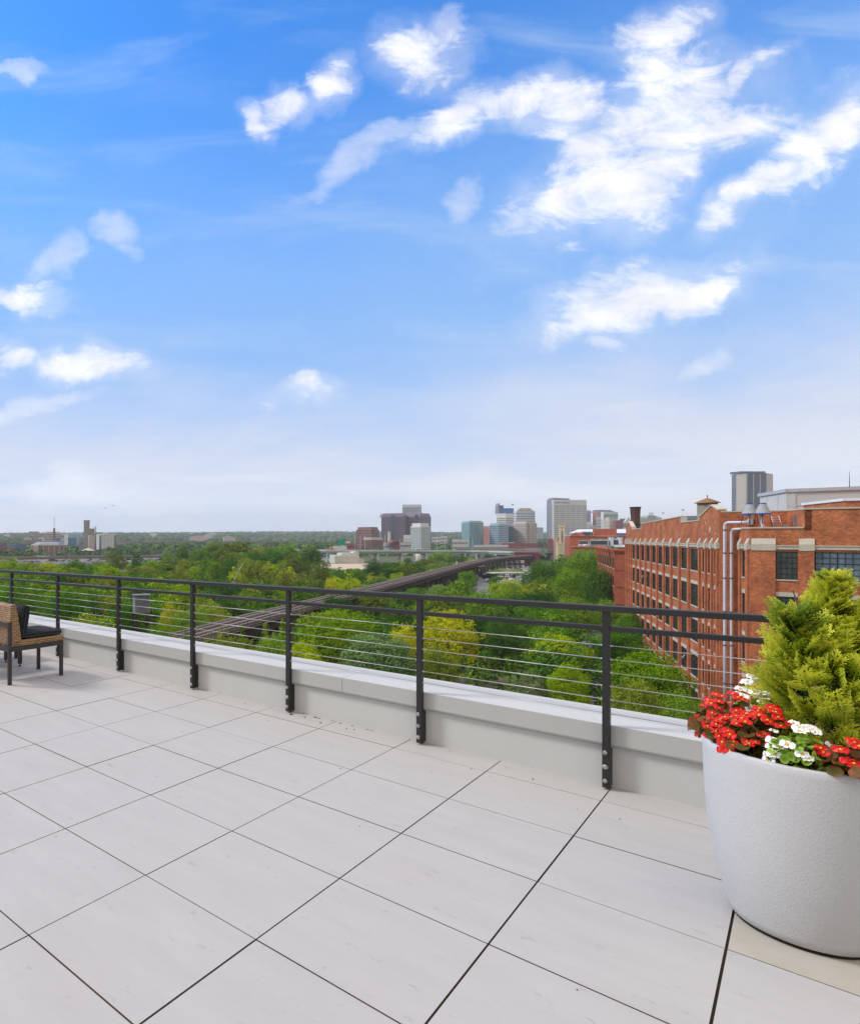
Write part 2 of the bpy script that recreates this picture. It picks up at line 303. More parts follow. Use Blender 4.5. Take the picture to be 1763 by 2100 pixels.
# ---- parapet
m_par=mat('painted parapet',(.49,.485,.465),.7,var=.03,scale=1.2)
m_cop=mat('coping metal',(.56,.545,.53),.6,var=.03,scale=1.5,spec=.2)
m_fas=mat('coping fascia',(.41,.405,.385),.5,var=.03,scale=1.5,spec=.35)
par=empty('parapet',(0,0,0),YAW,'low pale grey parapet wall with metal coping along the terrace edge','parapet')
w=MB(); ua,ub=-16,8.5
w.add([(ua,4.637+dw(ua),-.02),(ub,4.637+dw(ub),-.02),(ub,5.0+dw(ub),-.02),(ua,5.0+dw(ua),-.02),(ua,4.637+dw(ua),.36*kz(ua)),(ub,4.637+dw(ub),.36*kz(ub)),(ub,5.0+dw(ub),.36*kz(ub)),(ua,5.0+dw(ua),.36*kz(ua))],[(0,3,2,1),(4,5,6,7),(0,1,5,4),(1,2,6,5),(2,3,7,6),(3,0,4,7)])
w.build('wall',m_par,par)
for k in range(8):
    u0=-17.9+3.063*k+.0015; u1=u0+3.063-.003
    q=MB(); vs=[]
    for u in (u0,u1):
        d,kk=dw(u),kz(u)
        vs+=[(u,4.603+d,.379*kk),(u,5.06+d,.379*kk+.004),(u,5.06+d,.25*kk),(u,4.636+d,.244*kk),(u,4.626+d,.244*kk),(u,4.606+d,.259*kk),(u,4.603+d,.268*kk)]
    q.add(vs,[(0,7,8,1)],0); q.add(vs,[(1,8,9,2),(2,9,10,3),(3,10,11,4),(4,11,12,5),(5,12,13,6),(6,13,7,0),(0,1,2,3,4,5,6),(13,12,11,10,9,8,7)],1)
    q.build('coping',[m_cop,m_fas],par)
# ---- railing
m_blk=mat('black powder coat',(.013,.012,.013),.5,var=.25,scale=6,bump=.0004,bscale=300,spec=.5)
m_stl=mat('stainless cable',(.46,.445,.42),.4,.5,var=.05)
m_bolt=mat('zinc bolt',(.42,.44,.45),.4,.7,var=.2,scale=60)
rl=empty('cable_railing',(0,0,0),YAW,'black metal railing with thin steel cables along the parapet','railing')
PU=[-9.84,-8.72,-7.52,-6.44,-5.285,-4.176,-3.069,-1.95,-.838,.29,1.42,2.55]
bolt=MB(); bolt.lathe([(.0,0),(.0145,0),(.0145,.003),(.0095,.004)],n=16); bolt.lathe([(.0088,.003),(.0088,.008),(.007,.010),(0,.010)],n=6,sm=False); bme=bolt.data('bolt',m_bolt)
for k,u in enumerate(PU):
    d=dw(u); q=MB()
    hw=.0185
    q.cbox(u-hw,u+hw,4.555+d,4.594+d,.012,1.066*kz(u),.0012)
    q.box(u-hw+.001,u+hw-.001,4.5945+d,4.656+d,.014,.236*kz(u))
    po=q.build('post',m_blk,rl)
    for z in (.052,.136,.222):
        bo=inst(bme,'bolt',po,(u-.003,4.5548+d,z*kz(u))); bo.rotation_euler=(math.radians(90),0,random.random())
    fit=MB()
    for z in (.863,.782,.701,.620,.539,.456):
        for sg in (-1,1): fit.lathe([(0,0),(.005,0),(.005,.004),(.003,.006)],(0,0,0),8)
def rail(name,z,h,w0,w1,mt,u0=-10,u1=2.6,b_=.004):
    q=MB(); 
    vs=[]
    for u in (u0,u1):
        d,zz=dw(u),z*kz(u)
        vs+=[(u,w0+d,zz),(u,w0+d,zz+h-b_),(u,w0+b_+d,zz+h),(u,w1-b_+d,zz+h),(u,w1+d,zz+h-b_),(u,w1+d,zz)]
    q.add(vs,[(i,(i+1)%6,(i+1)%6+6,i+6) for i in range(6)]+[(5,4,3,2,1,0),(6,7,8,9,10,11)]); return q.build(name,mt,rl)
rail('top_rail',1.067,.036,4.548,4.601,m_blk)
for a,b2 in zip(PU[:-1],PU[1:]): rail('middle_rail',.951,.030,4.559,4.591,m_blk,a+.0187,b2-.0187)
for z in (.863,.782,.701,.620,.539,.456):
    q=MB(); cp=[(-10,.0026)]
    for u in PU: cp+=[(u-.0305,.0026),(u-.030,.0050),(u+.030,.0050),(u+.0305,.0026)]
    cp.append((2.6,.0026)); cp.sort(); q.tube([(u,4.575+dw(u),z*kz(u)) for u,r in cp],[r for u,r in cp],8); q.build('cable',m_stl,rl)
# ------------------------------------------------------------------ planter
PX,PY=2.537,2.425
m_pot=mat('textured fibre-concrete',(.47,.465,.465),.8,var=.05,scale=3,bump=.0012,bscale=130,spec=.25)
m_soil=mat('potting soil',(.03,.02,.014),.95,scale=30,bump=.01)
pot=empty('planter',(PX,PY,0),0,'large round white textured planter standing on the pavers at the right','planter')
q=MB(); prof=[(.0,.008),(.180,.008),(.196,.016),(.206,.045),(.222,.10),(.240,.17),(.256,.26),(.268,.36),(.276,.47),(.281,.58),(.283,.66),(.2825,.682),(.278,.689),(.262,.689),(.256,.682),(.254,.60),(.0,.60)]
q.lathe(prof,n=96); q.build('pot_body',m_pot,pot)
q=MB(); q.lathe([(0,.655),(.254,.65)],n=40); q.build('soil',m_soil,pot)
q=MB(); q.lathe([(.188,.001),(.186,.009)],n=64); 
q.build('base_ring',mat('painted gap shade',(.02,.015,.01),.9),pot)  # dark strip painting the shade of the gap under the pot
# ---- arborvitae
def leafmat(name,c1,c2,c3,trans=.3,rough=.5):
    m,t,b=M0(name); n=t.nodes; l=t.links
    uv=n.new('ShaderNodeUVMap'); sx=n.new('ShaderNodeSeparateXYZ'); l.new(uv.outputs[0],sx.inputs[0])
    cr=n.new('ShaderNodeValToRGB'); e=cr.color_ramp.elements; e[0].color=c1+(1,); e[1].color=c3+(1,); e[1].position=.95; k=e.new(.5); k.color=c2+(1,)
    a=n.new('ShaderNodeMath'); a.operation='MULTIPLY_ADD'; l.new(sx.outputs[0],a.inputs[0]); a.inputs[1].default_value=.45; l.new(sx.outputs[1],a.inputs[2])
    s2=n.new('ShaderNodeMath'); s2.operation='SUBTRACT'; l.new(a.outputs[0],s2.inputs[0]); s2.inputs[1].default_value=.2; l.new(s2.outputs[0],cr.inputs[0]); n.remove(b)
    d=n.new('ShaderNodeBsdfPrincipled'); d.inputs['Roughness'].default_value=rough; d.inputs['Specular IOR Level'].default_value=.3; tr=n.new('ShaderNodeBsdfTranslucent'); ms=n.new('ShaderNodeMixShader'); ms.inputs[0].default_value=trans
    l.new(cr.outputs[0],d.inputs['Base Color']); l.new(cr.outputs[0],tr.inputs[0]); l.new(d.outputs[0],ms.inputs[1]); l.new(tr.outputs[0],ms.inputs[2]); l.new(ms.outputs[0],n['Material Output'].inputs[0]); return m
def frond():
    """flat fan spray: quads in the x(width)-z(length) plane, tiny thickness from folding"""
    V=[];FQ=[];T=[]
    def strip(p,d,ln,wd,t0,t1,bend=0):
        nx=np.array([d[1],-d[0]]); a=p; b=len(V); e=p+d*ln
        V.extend([(*(a-nx*wd*.5),0),(*(a+nx*wd*.5),0),(*(e+nx*wd*.28),0.0),(*(e-nx*wd*.28),0.0)]); FQ.append((b,b+1,b+2,b+3)); T.extend([t0,t0,t1,t1]); return e
    def br(p,ang,ln,lev,t0):
        d=np.array([math.sin(ang),math.cos(ang)]); nseg=4 if lev==0 else (3 if lev==1 else 1)
        sl=ln/nseg; q=p
        for k in range(nseg):
            t1=min(1,t0+(k+1)/nseg*(1-t0)); q2=strip(q,d,sl*1.05,.0058 if lev<1 else (.0050 if lev<2 else .0046),t0+k/nseg*(1-t0),t1)
            if lev<1 or (lev==1 and k<2):
                for sg in (-1,1):
                    L_=ln*(.52-.07*k) if lev==0 else ln*.42
                    br(q+d*sl*(.3 if sg>0 else .7),ang+sg*math.radians(42),L_,lev+1,t1*.85)
            q=q2; a2=ang+random.uniform(-.06,.06); d=np.array([math.sin(a2),math.cos(a2)])
    br(np.array([0.,0.]),0,.085,0,0); return np.array(V),np.array(FQ),np.array(T)
def scatter(tmpl,mats_,uvr,name,material,parent=None):
    """one mesh from many transformed copies of a template (V,F,T)"""
    V,FQ,T=tmpl; nV=len(V); M=np.array(mats_)                # (k,3,4)
    P_=np.einsum('kij,nj->kni',M[:,:,:3],V)+M[:,None,:,3]
    FF=(FQ[None]+(np.arange(len(M))*nV)[:,None,None]).reshape(-1,FQ.shape[1])
    me=bpy.data.meshes.new(name); nf=len(FF); fv=FQ.shape[1]
    me.vertices.add(len(M)*nV); me.vertices.foreach_set('co',P_.astype(np.float32).ravel())
    me.loops.add(nf*fv); me.loops.foreach_set('vertex_index',FF.astype(np.int32).ravel()); me.polygons.add(nf)
    me.polygons.foreach_set('loop_start',np.arange(nf,dtype=np.int32)*fv); me.update(calc_edges=True)
    uv=me.uv_layers.new(name='UVMap'); tt=np.tile(T,len(M))[FF.ravel()]; uu=np.repeat(np.array(uvr),nV)[FF.ravel()]
    uv.data.foreach_set('uv',np.stack([uu,tt],1).astype(np.float32).ravel())
    for m in (material if isinstance(material,(list,tuple)) else [material]): me.materials.append(m)
    me.validate(); return me
def basis(zdir,roll,sc,loc,flip=None):
    z=Vector(zdir).normalized(); a=Vector((0,0,1)) if abs(z.z)<.95 else Vector((1,0,0)); x=z.cross(a).normalized(); y=z.cross(x)
    cx_,sx_=math.cos(roll),math.sin(roll); x2=x*cx_+y*sx_; y2=z.cross(x2)
    m=np.zeros((3,4)); m[:,0]=np.array(x2)*sc; m[:,1]=np.array(z)*sc; m[:,2]=np.array(y2)*sc; m[:,3]=loc; return m
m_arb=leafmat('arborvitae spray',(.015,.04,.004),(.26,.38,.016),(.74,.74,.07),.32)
tx,ty=.15,.02                                            # trunk offset inside the pot
arb=empty('arborvitae_shrub',(PX+tx,PY+ty,.65),0,'bright yellow-green conical evergreen shrub growing in the white planter','shrub')
q=MB(); q.tube([(0,0,0),(.01,0,.3),(0,.01,.72)],[.012,.009,.004],6); q.tube([(0,0,.2),(-.09,.0,.45),(-.145,.01,.66)],[.007,.005,.002],6)
m_bark=mat('bark',(.10,.07,.05),.9,scale=12,bump=.01); q.build('stem',m_bark,arb)
def prof_r(z):
    return np.interp(z,[0,.06,.2,.35,.5,.62,.72,.78],[.13,.175,.205,.175,.115,.06,.02,.005])
Ms=[];us=[]
def addspray(cx_,cy_,z,r,rm,up):
    a=random.random()*2*math.pi; d=Vector((math.cos(a),math.sin(a),up+random.uniform(-.35,.45)))
    Ms.append(basis(d,random.uniform(-.9,.9)+(0 if random.random()<.6 else 1.5),random.uniform(.95,1.45)*(1-.5*max(0,z-.35)/.4),(cx_+rm*r*math.cos(a),cy_+rm*r*math.sin(a),z-.03))); us.append(random.random() if r>.75 else -random.uniform(.5,1.3))  # inner sprays coloured darker, painting the shaded gaps inside the shrub
for k in range(860):
    z=.73*(random.random()**.85); r=random.choice([random.uniform(.78,1.08)]*3+[random.uniform(.35,.8)])
    wob=1+.16*math.sin(z*30+k%7)
    addspray(0,0,z,r,max(0,float(prof_r(z))-.05)*wob,.75)
for k in range(120):                                     # the second, lower leader on the left
    z=random.uniform(.33,.60); addspray(-.055-.13*(z-.3)/.36,.0,z,random.uniform(.4,1),np.interp(z,[.33,.5,.60],[.08,.04,.008]),1.2)
fr=[frond() for _ in range(1)][0]
random.seed(21)
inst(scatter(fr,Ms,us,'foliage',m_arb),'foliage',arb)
# ---- begonias
def leaf_t():
    V=[(0,0,0)];T=[0]; n_=12
    for k in range(n_):
        a=-math.pi/2+2*math.pi*(k+.5)/n_; r=.024*(1+.12*math.sin(2*a+1)+random.uniform(-.06,.06))
        V.append((r*math.cos(a)*.85,.022+r*math.sin(a),.006*abs(math.cos(a))*1.4+.003*random.uniform(-1,1))); T.append(.55+.45*random.random())
    V.insert(1,(0,.022,-.002)); T.insert(1,.3)
    F_=[(1,2+k,2+(k+1)%n_) for k in range(n_)]
    return np.array(V),np.array(F_),np.array(T)
def flower_data(name,mp,my):
    q=MB()
    for k,(rr,wd) in enumerate([(.013,.010),(.008,.006),(.013,.010),(.008,.006)]):
        a=k*math.pi/2+random.uniform(-.2,.2); ca,sa=math.cos(a),math.sin(a)
        pts=[(0,0,0)]+[( .25*rr+rr*.55*(1+math.cos(t)), wd*math.sin(t), .0035*math.sin(t)**2+.002*math.cos(t)*(1 if k%2 else -1)) for t in [2*math.pi*i/9 for i in range(9)]]
        q.add([(x*ca-y*sa,x*sa+y*ca,z+.001*k) for x,y,z in pts[1:]],[tuple(range(9))],0)
    q.lathe([(0,.0052),(.0025,.0048),(.0038,.003),(.003,.001)],n=8,mi=1)
    return q.data(name,[mp,my])
m_red=mat('red petal',(.62,.008,.006),.45,var=.25,scale=40); m_wh=mat('white petal',(.80,.80,.76),.5,var=.04); m_yel=mat('yellow stamens',(.75,.42,.02),.7)
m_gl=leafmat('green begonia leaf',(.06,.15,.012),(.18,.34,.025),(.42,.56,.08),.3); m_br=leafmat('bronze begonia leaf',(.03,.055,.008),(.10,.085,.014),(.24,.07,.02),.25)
m_stem=mat('begonia stem',(.14,.16,.04),.6)
fR=[flower_data('flower',m_red,m_yel) for _ in range(2)]; fW=[flower_data('flower',m_wh,m_yel) for _ in range(2)]
fwd=Vector((.723,.69,0)); rgt=Vector((.69,-.723,0))
def begonia(rt,fw,rad,ht,nl,nf,red,label):
    p=Vector((PX,PY,.655))+rgt*rt+fwd*fw
    o=empty('begonia_plant',p,0,label,'flowers','begonias planted round the shrub in the planter')
    Ml=[];ul=[];st=MB()
    out_=Vector((rgt*rt+fwd*fw)).normalized()
    for k in range(nl):
        a=random.random()*2*math.pi; e=math.acos(random.random()*.95); d=Vector((math.sin(e)*math.cos(a),math.sin(e)*math.sin(a),math.cos(e)*.9+.02))
        rr=random.uniform(.45,1.03); loc=Vector((d.x*rad*rr,d.y*rad*rr,.01+d.z*ht*rr))+out_*.02*(1-d.z)
        nrm=(d+Vector((0,0,.35))+Vector([random.uniform(-.8,.8) for _ in range(3)])).normalized(); ld=(d-nrm*d.dot(nrm)); ld=ld.normalized() if ld.length>.01 else Vector((1,0,0))
        sc=random.uniform(.45,1.0); x=ld.cross(nrm); m_=np.zeros((3,4)); m_[:,0]=np.array(x)*sc; m_[:,1]=np.array(ld)*sc; m_[:,2]=np.array(nrm)*sc; m_[:,3]=loc; Ml.append(m_); ul.append(random.random())
        if Vector((PX+rt*rgt.x+fw*fwd.x+loc.x-PX,rt*rgt.y+fw*fwd.y+loc.y)).length>.245 and loc.z<.05: Ml.pop(); ul.pop(); continue
        if k%4==0: st.tube([(0,0,0),loc*.5+Vector((0,0,.01)),loc],.0022,4,caps=False)
    inst(scatter(leaf_t(),Ml,ul,'foliage',m_br if red else m_gl),'foliage',o); st.build('stem',m_stem,o)
    for k in range(nf):
        if k%3==0:
            a=random.random()*2*math.pi; e=math.acos(random.uniform(.1,1)); d0=Vector((math.sin(e)*math.cos(a),math.sin(e)*math.sin(a),math.cos(e)))
            if d0.dot(fwd)>.35 and d0.z<.7: d0=d0-2*fwd*d0.dot(fwd)
        d=(d0+Vector([random.uniform(-.27,.27) for _ in range(3)])).normalized()
        loc=(d.x*rad*1.06,d.y*rad*1.06,.02+d.z*(ht+.014)); fo=inst((fR if red else fW)[k%2],'flower',o,loc); s=random.uniform(.85,1.35); fo.scale=(s,s,s)
        fd=(d+Vector((-.5,-.55,.3))+Vector([random.uniform(-.4,.4) for _ in range(3)])).normalized(); fo.rotation_euler=fd.to_track_quat('Z','Y').to_euler()
begonia(-.20,.02,.10,.185,210,48,1,'red-flowering begonia with bronze leaves at the left rim of the planter')
begonia(-.125,-.115,.10,.135,230,36,1,'red-flowering bronze-leaved begonia at the front rim, left of the white-flowering green one')
begonia(-.075,-.03,.075,.165,130,27,1,'red-flowering begonia with bronze leaves close against the front of the evergreen shrub')
begonia(-.135,.10,.06,.245,120,27,0,'tall white-flowering begonia behind the red ones at the back of the planter')
begonia(-.005,-.165,.095,.14,190,39,0,'white-flowering begonia with bright green leaves at the front rim of the planter')
begonia(.115,-.175,.09,.12,190,12,1,'bronze-leaved begonia with only a few red flowers at the right front of the planter')
begonia(.20,-.09,.08,.13,110,6,1,'bronze begonia at the far right edge of the planter')
# ------------------------------------------------------------------ chair
m_fr=mat('charcoal chair frame',(.045,.038,.036),.45,var=.1)
m_cu,t,b=M0('charcoal cushion fabric'); n=t.nodes; l=t.links; b.inputs['Roughness'].default_value=.95; b.inputs['Specular IOR Level'].default_value=.1
tcn=n.new('ShaderNodeTexCoord'); base=MX(MR(N3(160,3,.7,(1,1,.35)),.35,.65),(.014,.015,.018),(.055,.056,.062)); l.new(base,b.inputs['Base Color'])
m_wk,t,b=M0('woven wicker'); n=t.nodes; l=t.links; b.inputs['Roughness'].default_value=.55; tcn=n.new('ShaderNodeTexCoord')
br=n.new('ShaderNodeTexBrick'); l.new(tcn.outputs['UV'],br.inputs['Vector']); br.inputs['Scale'].default_value=1; br.inputs['Brick Width'].default_value=.05; br.inputs['Row Height'].default_value=.019; br.inputs['Mortar Size'].default_value=.0034; br.inputs['Mortar Smooth'].default_value=.6
br.inputs['Color1'].default_value=(.46,.27,.13,1); br.inputs['Color2'].default_value=(.30,.165,.075,1); br.inputs['Mortar'].default_value=(.035,.018,.008,1); l.new(br.outputs['Color'],b.inputs['Base Color'])
bp=n.new('ShaderNodeBump'); bp.invert=True; bp.inputs['Distance'].default_value=.006; l.new(br.outputs['Fac'],bp.inputs['Height']); l.new(bp.outputs[0],b.inputs['Normal'])
def cushion(sx,sy,sz,n_=18,p=5,puff=.75):
    q=MB(); vs=[]; fs=[]
    for sgn in (1,-1):
        b0=len(vs)
        for i in range(n_+1):
            for j in range(n_+1):
                a=2*i/n_-1; b=2*j/n_-1; 
                a2=math.copysign(1-(1-abs(a))**1.4,a); b2=math.copysign(1-(1-abs(b))**1.4,b)
                e=max(0,(1-abs(a2)**p)*(1-abs(b2)**p))**.35; edge=1-.03*(1-min(1,(1-abs(a2))*8))*(1-b2*b2)*-1
                vs.append((a2*sx*.5*(1-.02*b2*b2),b2*sy*.5*(1-.02*a2*a2),sgn*sz*.5*(.35*(1 if e>0.001 else 1)+.65*e)))
        for i in range(n_):
            for j in range(n_):
                a=b0+i*(n_+1)+j; f=(a,a+n_+1,a+n_+2,a+1); fs.append(f if sgn>0 else f[::-1])
    B=(n_+1)**2; rim=[i*(n_+1) for i in range(n_+1)]+[n_*(n_+1)+j for j in range(1,n_+1)]+[i*(n_+1)+n_ for i in range(n_-1,-1,-1)]+[j for j in range(n_-1,0,-1)]
    for k in range(len(rim)):
        a,b=rim[k],rim[(k+1)%len(rim)]; fs.append((a,a+B,b+B,b)[::-1])
    q.add(vs,fs,0,True)
    return q
def chair(u0,w0,label):
    o=empty('wicker_chair',L2(u0,w0,0),YAW,label,'chair','wicker chairs with charcoal cushions')
    wd,dp=.44,.635     # local x 0..wd (u), y 0..dp (towards the parapet)
    for x,y,z1 in ((0,dp,.386),(wd,dp,.386),(0,0,.64),(wd,0,.64)):
        q=MB(); q.cbox(x-.0125,x+.0125,y-.020,y+.020,0,z1,.002); q.build('leg',m_fr,o)
    q=MB()
    for x in (0,wd): q.box(x-.014,x+.014,.0225,dp-.0225,.335,.385)
    q.box(.0155,wd-.0155,dp-.02,dp+.018,.335,.384); q.box(.0155,wd-.0155,-.018,.02,.335,.384); q.box(.0155,wd-.0155,-.016,.012,.585,.625)
    q.build('seat_frame',m_fr,o)
    q=MB(); q.cbox(-.008,wd+.008,.06,dp+.03,.387,.440,.008); q.build('seat',m_wk,o)
    q=MB(); T=lambda s,d,z:(s,d,z)
    pf=[(.035,.388),(.135,.4405),(.075,.80),(.06,.815),(.03,.815),(.005,.80),(.0,.60)]
    vs=[(-.008,y,z) for y,z in pf]+[(wd+.008,y,z) for y,z in pf]; m_=len(pf)
    q.add(vs,[tuple(range(m_))[::-1],tuple(range(m_,2*m_))]+[(i,(i+1)%m_,m_+(i+1)%m_,m_+i) for i in range(m_)]); q.build('backrest',m_wk,o)
    return o
chair(-6.006,3.318,'wicker chair with slim charcoal legs facing the railing, nearer and cut by the left edge')
def piping(q,sx,sy,z):
    r=.0045; pts=[]
    for k in range(41):
        a=2*math.pi*k/40; c2,s2=math.cos(a),math.sin(a); pts.append((math.copysign(abs(c2)**.3,c2)*sx*.497,math.copysign(abs(s2)**.3,s2)*sy*.497,z))
    q.tube(pts,r,5,caps=False)
q=cushion(.43,.50,.07); piping(q,.43,.50,.016); piping(q,.43,.50,-.016)
sc_=q.build('seat_cushion',m_cu,None,L2(-5.786,3.72,.475),label='flat charcoal fabric seat cushion with piping lying on the wicker chair',cat='cushion'); sc_.rotation_euler=(0,0,YAW)
q=cushion(.42,.34,.13); piping(q,.42,.34,.03)
bc_=q.build('back_cushion',m_cu,None,L2(-5.786,3.505,.625),label='plump charcoal fabric cushion leaning upright against the wicker chair back',cat='cushion'); bc_.rotation_euler=(math.radians(80),0,YAW)
p3=Vector((-1.62,7.69,0)); u3,w3=p3.x*c_-p3.y*s_,p3.x*s_+p3.y*c_
chair(u3-.44,w3-.635,'second wicker chair mostly hidden behind the nearer one, only a leg showing')
be=empty('low_table',(0,0,0),YAW,'low dark metal table seen only by two footed legs under the wicker chair','table')
for (x,y) in ((-1.69,7.46),(-1.48,7.24),(-2.42,6.77),(-2.21,6.55)):
    u,w_=x*c_-y*s_,x*s_+y*c_; q=MB(); q.box(u-.019,u+.019,w_-.019,w_+.019,.03,.40); q.lathe([(0,0),(.014,0),(.014,.012),(.006,.014),(.006,.03)],(u,w_,0),10); q.build('leg',m_fr,be)
u,w_=-1.69*c_-7.46*s_,-1.69*s_+7.46*c_; q=MB(); q.box(u-.02,u+.325,w_-1.02,w_+.02,.4003,.43); q.build('table_top',m_fr,be)
# ------------------------------------------------------------------ brick warehouse on the right
GZ=-22.0
m_bk=brick('orange brick',(.62,.185,.066),(.32,.08,.034),(.48,.30,.21),stain=(.58,.42,.36),patch=.45)
m_bk2=brick('red brick',(.42,.11,.055),(.32,.075,.038),(.35,.19,.13),patch=.25)
m_bk3=brick('dark brick',(.10,.05,.04),(.07,.035,.03),(.12,.08,.07),patch=.25)
m_st=mat('limestone trim',(.50,.455,.37),.8,var=.14,scale=1.5,coord='UV')
m_win=glass('old window glass',(.012,.017,.018),.08,col2=None) if False else mat('old window glass',(.010,.014,.016),.12,0,spec=.6,scale=.9,coord='Object',col2=(.075,.10,.095),rnd=True)
m_winb=mat('clouded blue glass',(.05,.08,.11),.2,0,spec=.6,scale=1.4,coord='Object',col2=(.17,.24,.31),rnd=True)
m_mun=mat('black steel muntins',(.015,.014,.015),.6)
m_gal=mat('galvanised metal',(.34,.34,.36),.75,0,var=.12,scale=4)
m_roof=mat('gravel roof',(.25,.24,.23),.9,scale=1)
lon=Vector((.520,.854)); fr_=Vector((.7137,-.7005))
P0=Vector((60.2,65.6)); P1=Vector((61.2,64.6)); P2=Vector((58.9,60.9)); F0=P0+lon*72.8
A=P2+fr_*3.66; Cc=A+lon*4.63; B=P2+fr_*22; Bb=B+lon*70
wh=empty('brick_warehouse',(P0.x,P0.y,GZ),0,'long orange brick warehouse with stone trimmed piers and rows of dark steel windows','building')
inv=Matrix.Translation((-P0.x,-P0.y,-GZ))
def bw(mb,name,mats,parent=wh,**k):                    # build in world coordinates under the warehouse
    o=mb.build(name,mats,parent,**k); o.location=(-P0.x,-P0.y,-GZ) if parent is wh else (0,0,0); return o
TL0=frame(F0.x,F0.y,-lon.x,-lon.y)
def TL(s,d,z): return TL0(s,d,z-.42*(1-s/72.8))
TS=frame(P1.x,P1.y,-lon.x,-lon.y)
TF=frame(P2.x,P2.y,fr_.x,fr_.y)
TR=frame(P0.x,P0.y,fr_.x,fr_.y)
wl=MB()
tup=lambda v:(v.x,v.y)
# cores sit .12 m behind the face of the brick skin
nL=Vector((-.854,.520)); nF=Vector((-.7005,-.7137))
wl.prism([tup(F0-nL*.14),tup(P0-nL*.14+nF*0),tup(P0-nL*.14-nF*.0),tup(P1-nL*.14-nF*.02),tup(P2-nL*.14-nF*.14),tup(B-nF*.14),tup(Bb)],GZ,1.95)
ROW=[-.10-4.27*r for r in range(5)]; WH=2.64
def skin(T,L_,wins,piers,base=GZ+.2,top=.42,parapet_top=None,rows=ROW):
    """wins: list of (centre,width); piers: list of (centre,width,protrusion)"""
    xs=sorted([(c-w_/2,c+w_/2) for c,w_ in wins]); e=0; solid=[]
    for a,b in xs: solid.append((e,a)); e=b
    solid.append((e,L_))
    for a,b in solid:
        if b-a>.02: wl.box(a,b,-.16,0,base,top,0,T)
    for a,b in xs:
        z1=top
        for r,zt in enumerate(rows):
            wl.box(a+.003,b-.003,-.16,-.02,zt+(.41 if r else .0),z1,0,T); z1=zt-WH-.12
        wl.box(a+.003,b-.003,-.16,-.02,base,z1,0,T)
    for c,w_,p in piers: wl.box(c-w_/2,c+w_/2,.001,p,base,.12,0,T)
longW=[(1.3,.95),(3.95,.95),(6.6,.95)]+[(61.2-5.54*k,3.9) for k in range(10)]+[(65.9,1.25),(68.5,1.25),(71.2,1.25)]
longW.sort()
edges=[0.02]+[(longW[i][0]+longW[i][1]/2+longW[i+1][0]-longW[i+1][1]/2)/2 for i in range(len(longW)-1)]+[72.6]
piersL=[(e if 0<i<len(edges)-1 else (e+.35 if i==0 else e-.38),(1.0 if 4<=i<=12 else .62),.17) for i,e in enumerate(edges)]
skin(TL,72.8,longW,piersL)
sideW=[(1.9,.95)]; skin(TS,4.34,sideW,[(.9,.6,.15),(3.5,.75,.15)])
frontW=[(2.48,1.44),(5.95,3.3),(11.2,3.3),(16.2,3.3)]; skin(TF,22,frontW,[(.9,1.62,.14),(3.78,.95,.14),(8.5,1.0,.14),(13.7,1.0,.14)])
wl.box(0,1.42,-.16,0,GZ+.2,3.6,0,TR)
# upper brick, above the stone band
prof=[(0,.42),(0,3.15),(.7,3.5),(1.4,3.75),(4.4,4.45),(7.4,3.65),(8.1,3.3),(8.9,3.3),(8.9,2.85),(20.8,2.85),(20.8,3.72),(53.6,3.98),(53.6,3.2),(63.9,3.2),(63.9,3.75),(64.7,3.75),(69.4,4.72),(72.3,4.1),(72.8,4.1),(72.8,.42)]
wl.profile(prof,TL,-.55,-.02,0)
wl.profile([(0,.42),(0,2.12),(4.34,2.12),(4.34,.42)],TS,-.5,-.02)
wl.profile([(0,.42),(0,2.12),(3.66,2.12),(3.66,3.88),(22,3.88),(22,.42)],TF,-.5,-.02)
wl.prism([tup(A-nF*.02),tup(A+fr_*.45-nF*.02),tup(Cc+fr_*.45),tup(Cc)],1.9,3.88)
TC=frame(P0.x,P0.y,Cc.x-P0.x,Cc.y-P0.y); lc=(Cc-P0).length
wl.box(.02,lc+.1,-.5,0,1.9,3.86,0,TC)
wl.prism([tup(F0-nL*.6),tup(P0-nL*.6),tup(Cc+fr_*.3),tup(A+fr_*.5-nF*.4),tup(B-nF*.4),tup(Bb)],1.951,2.6,1)
bw(wl,'wall',[m_bk,m_roof])
cop=MB()
def copseg(T,pts,w0=-.6,w1=.06,h=.14):
    for (a,za),(b,zb) in zip(pts[:-1],pts[1:]):
        if abs(b-a)<.05: 
            lo,hi=min(za,zb),max(za,zb); x=a; sgn=-1 if zb>za else 1
            cop.profile([(x+(.0 if sgn>0 else -.12)-.02,lo),(x+(.12 if sgn>0 else 0)+.02,lo),(x+(.12 if sgn>0 else 0)+.02,hi+h*.98),(x+(.0 if sgn>0 else -.12)-.02,hi+h*.98)],T,w0+.01,w1-.01); continue
        cop.profile([(a,za+.001),(b,zb+.001),(b,zb+h),(a,za+h)],T,w0,w1)
copseg(TL,prof[1:-1]); copseg(TS,[(0,2.12),(4.3,2.12)]); copseg(TF,[(0.05,2.125),(3.6,2.125)]); copseg(TF,[(3.66,3.88),(22,3.88)]); copseg(TC,[(.1,3.865),(lc,3.865)],-.55,.05,.13)
TA=frame(Cc.x,Cc.y,-lon.x,-lon.y); copseg(TA,[(0,3.883),(4.55,3.883)],-.5,.05,.13)
bw(cop,'coping',m_st)
bd=MB()
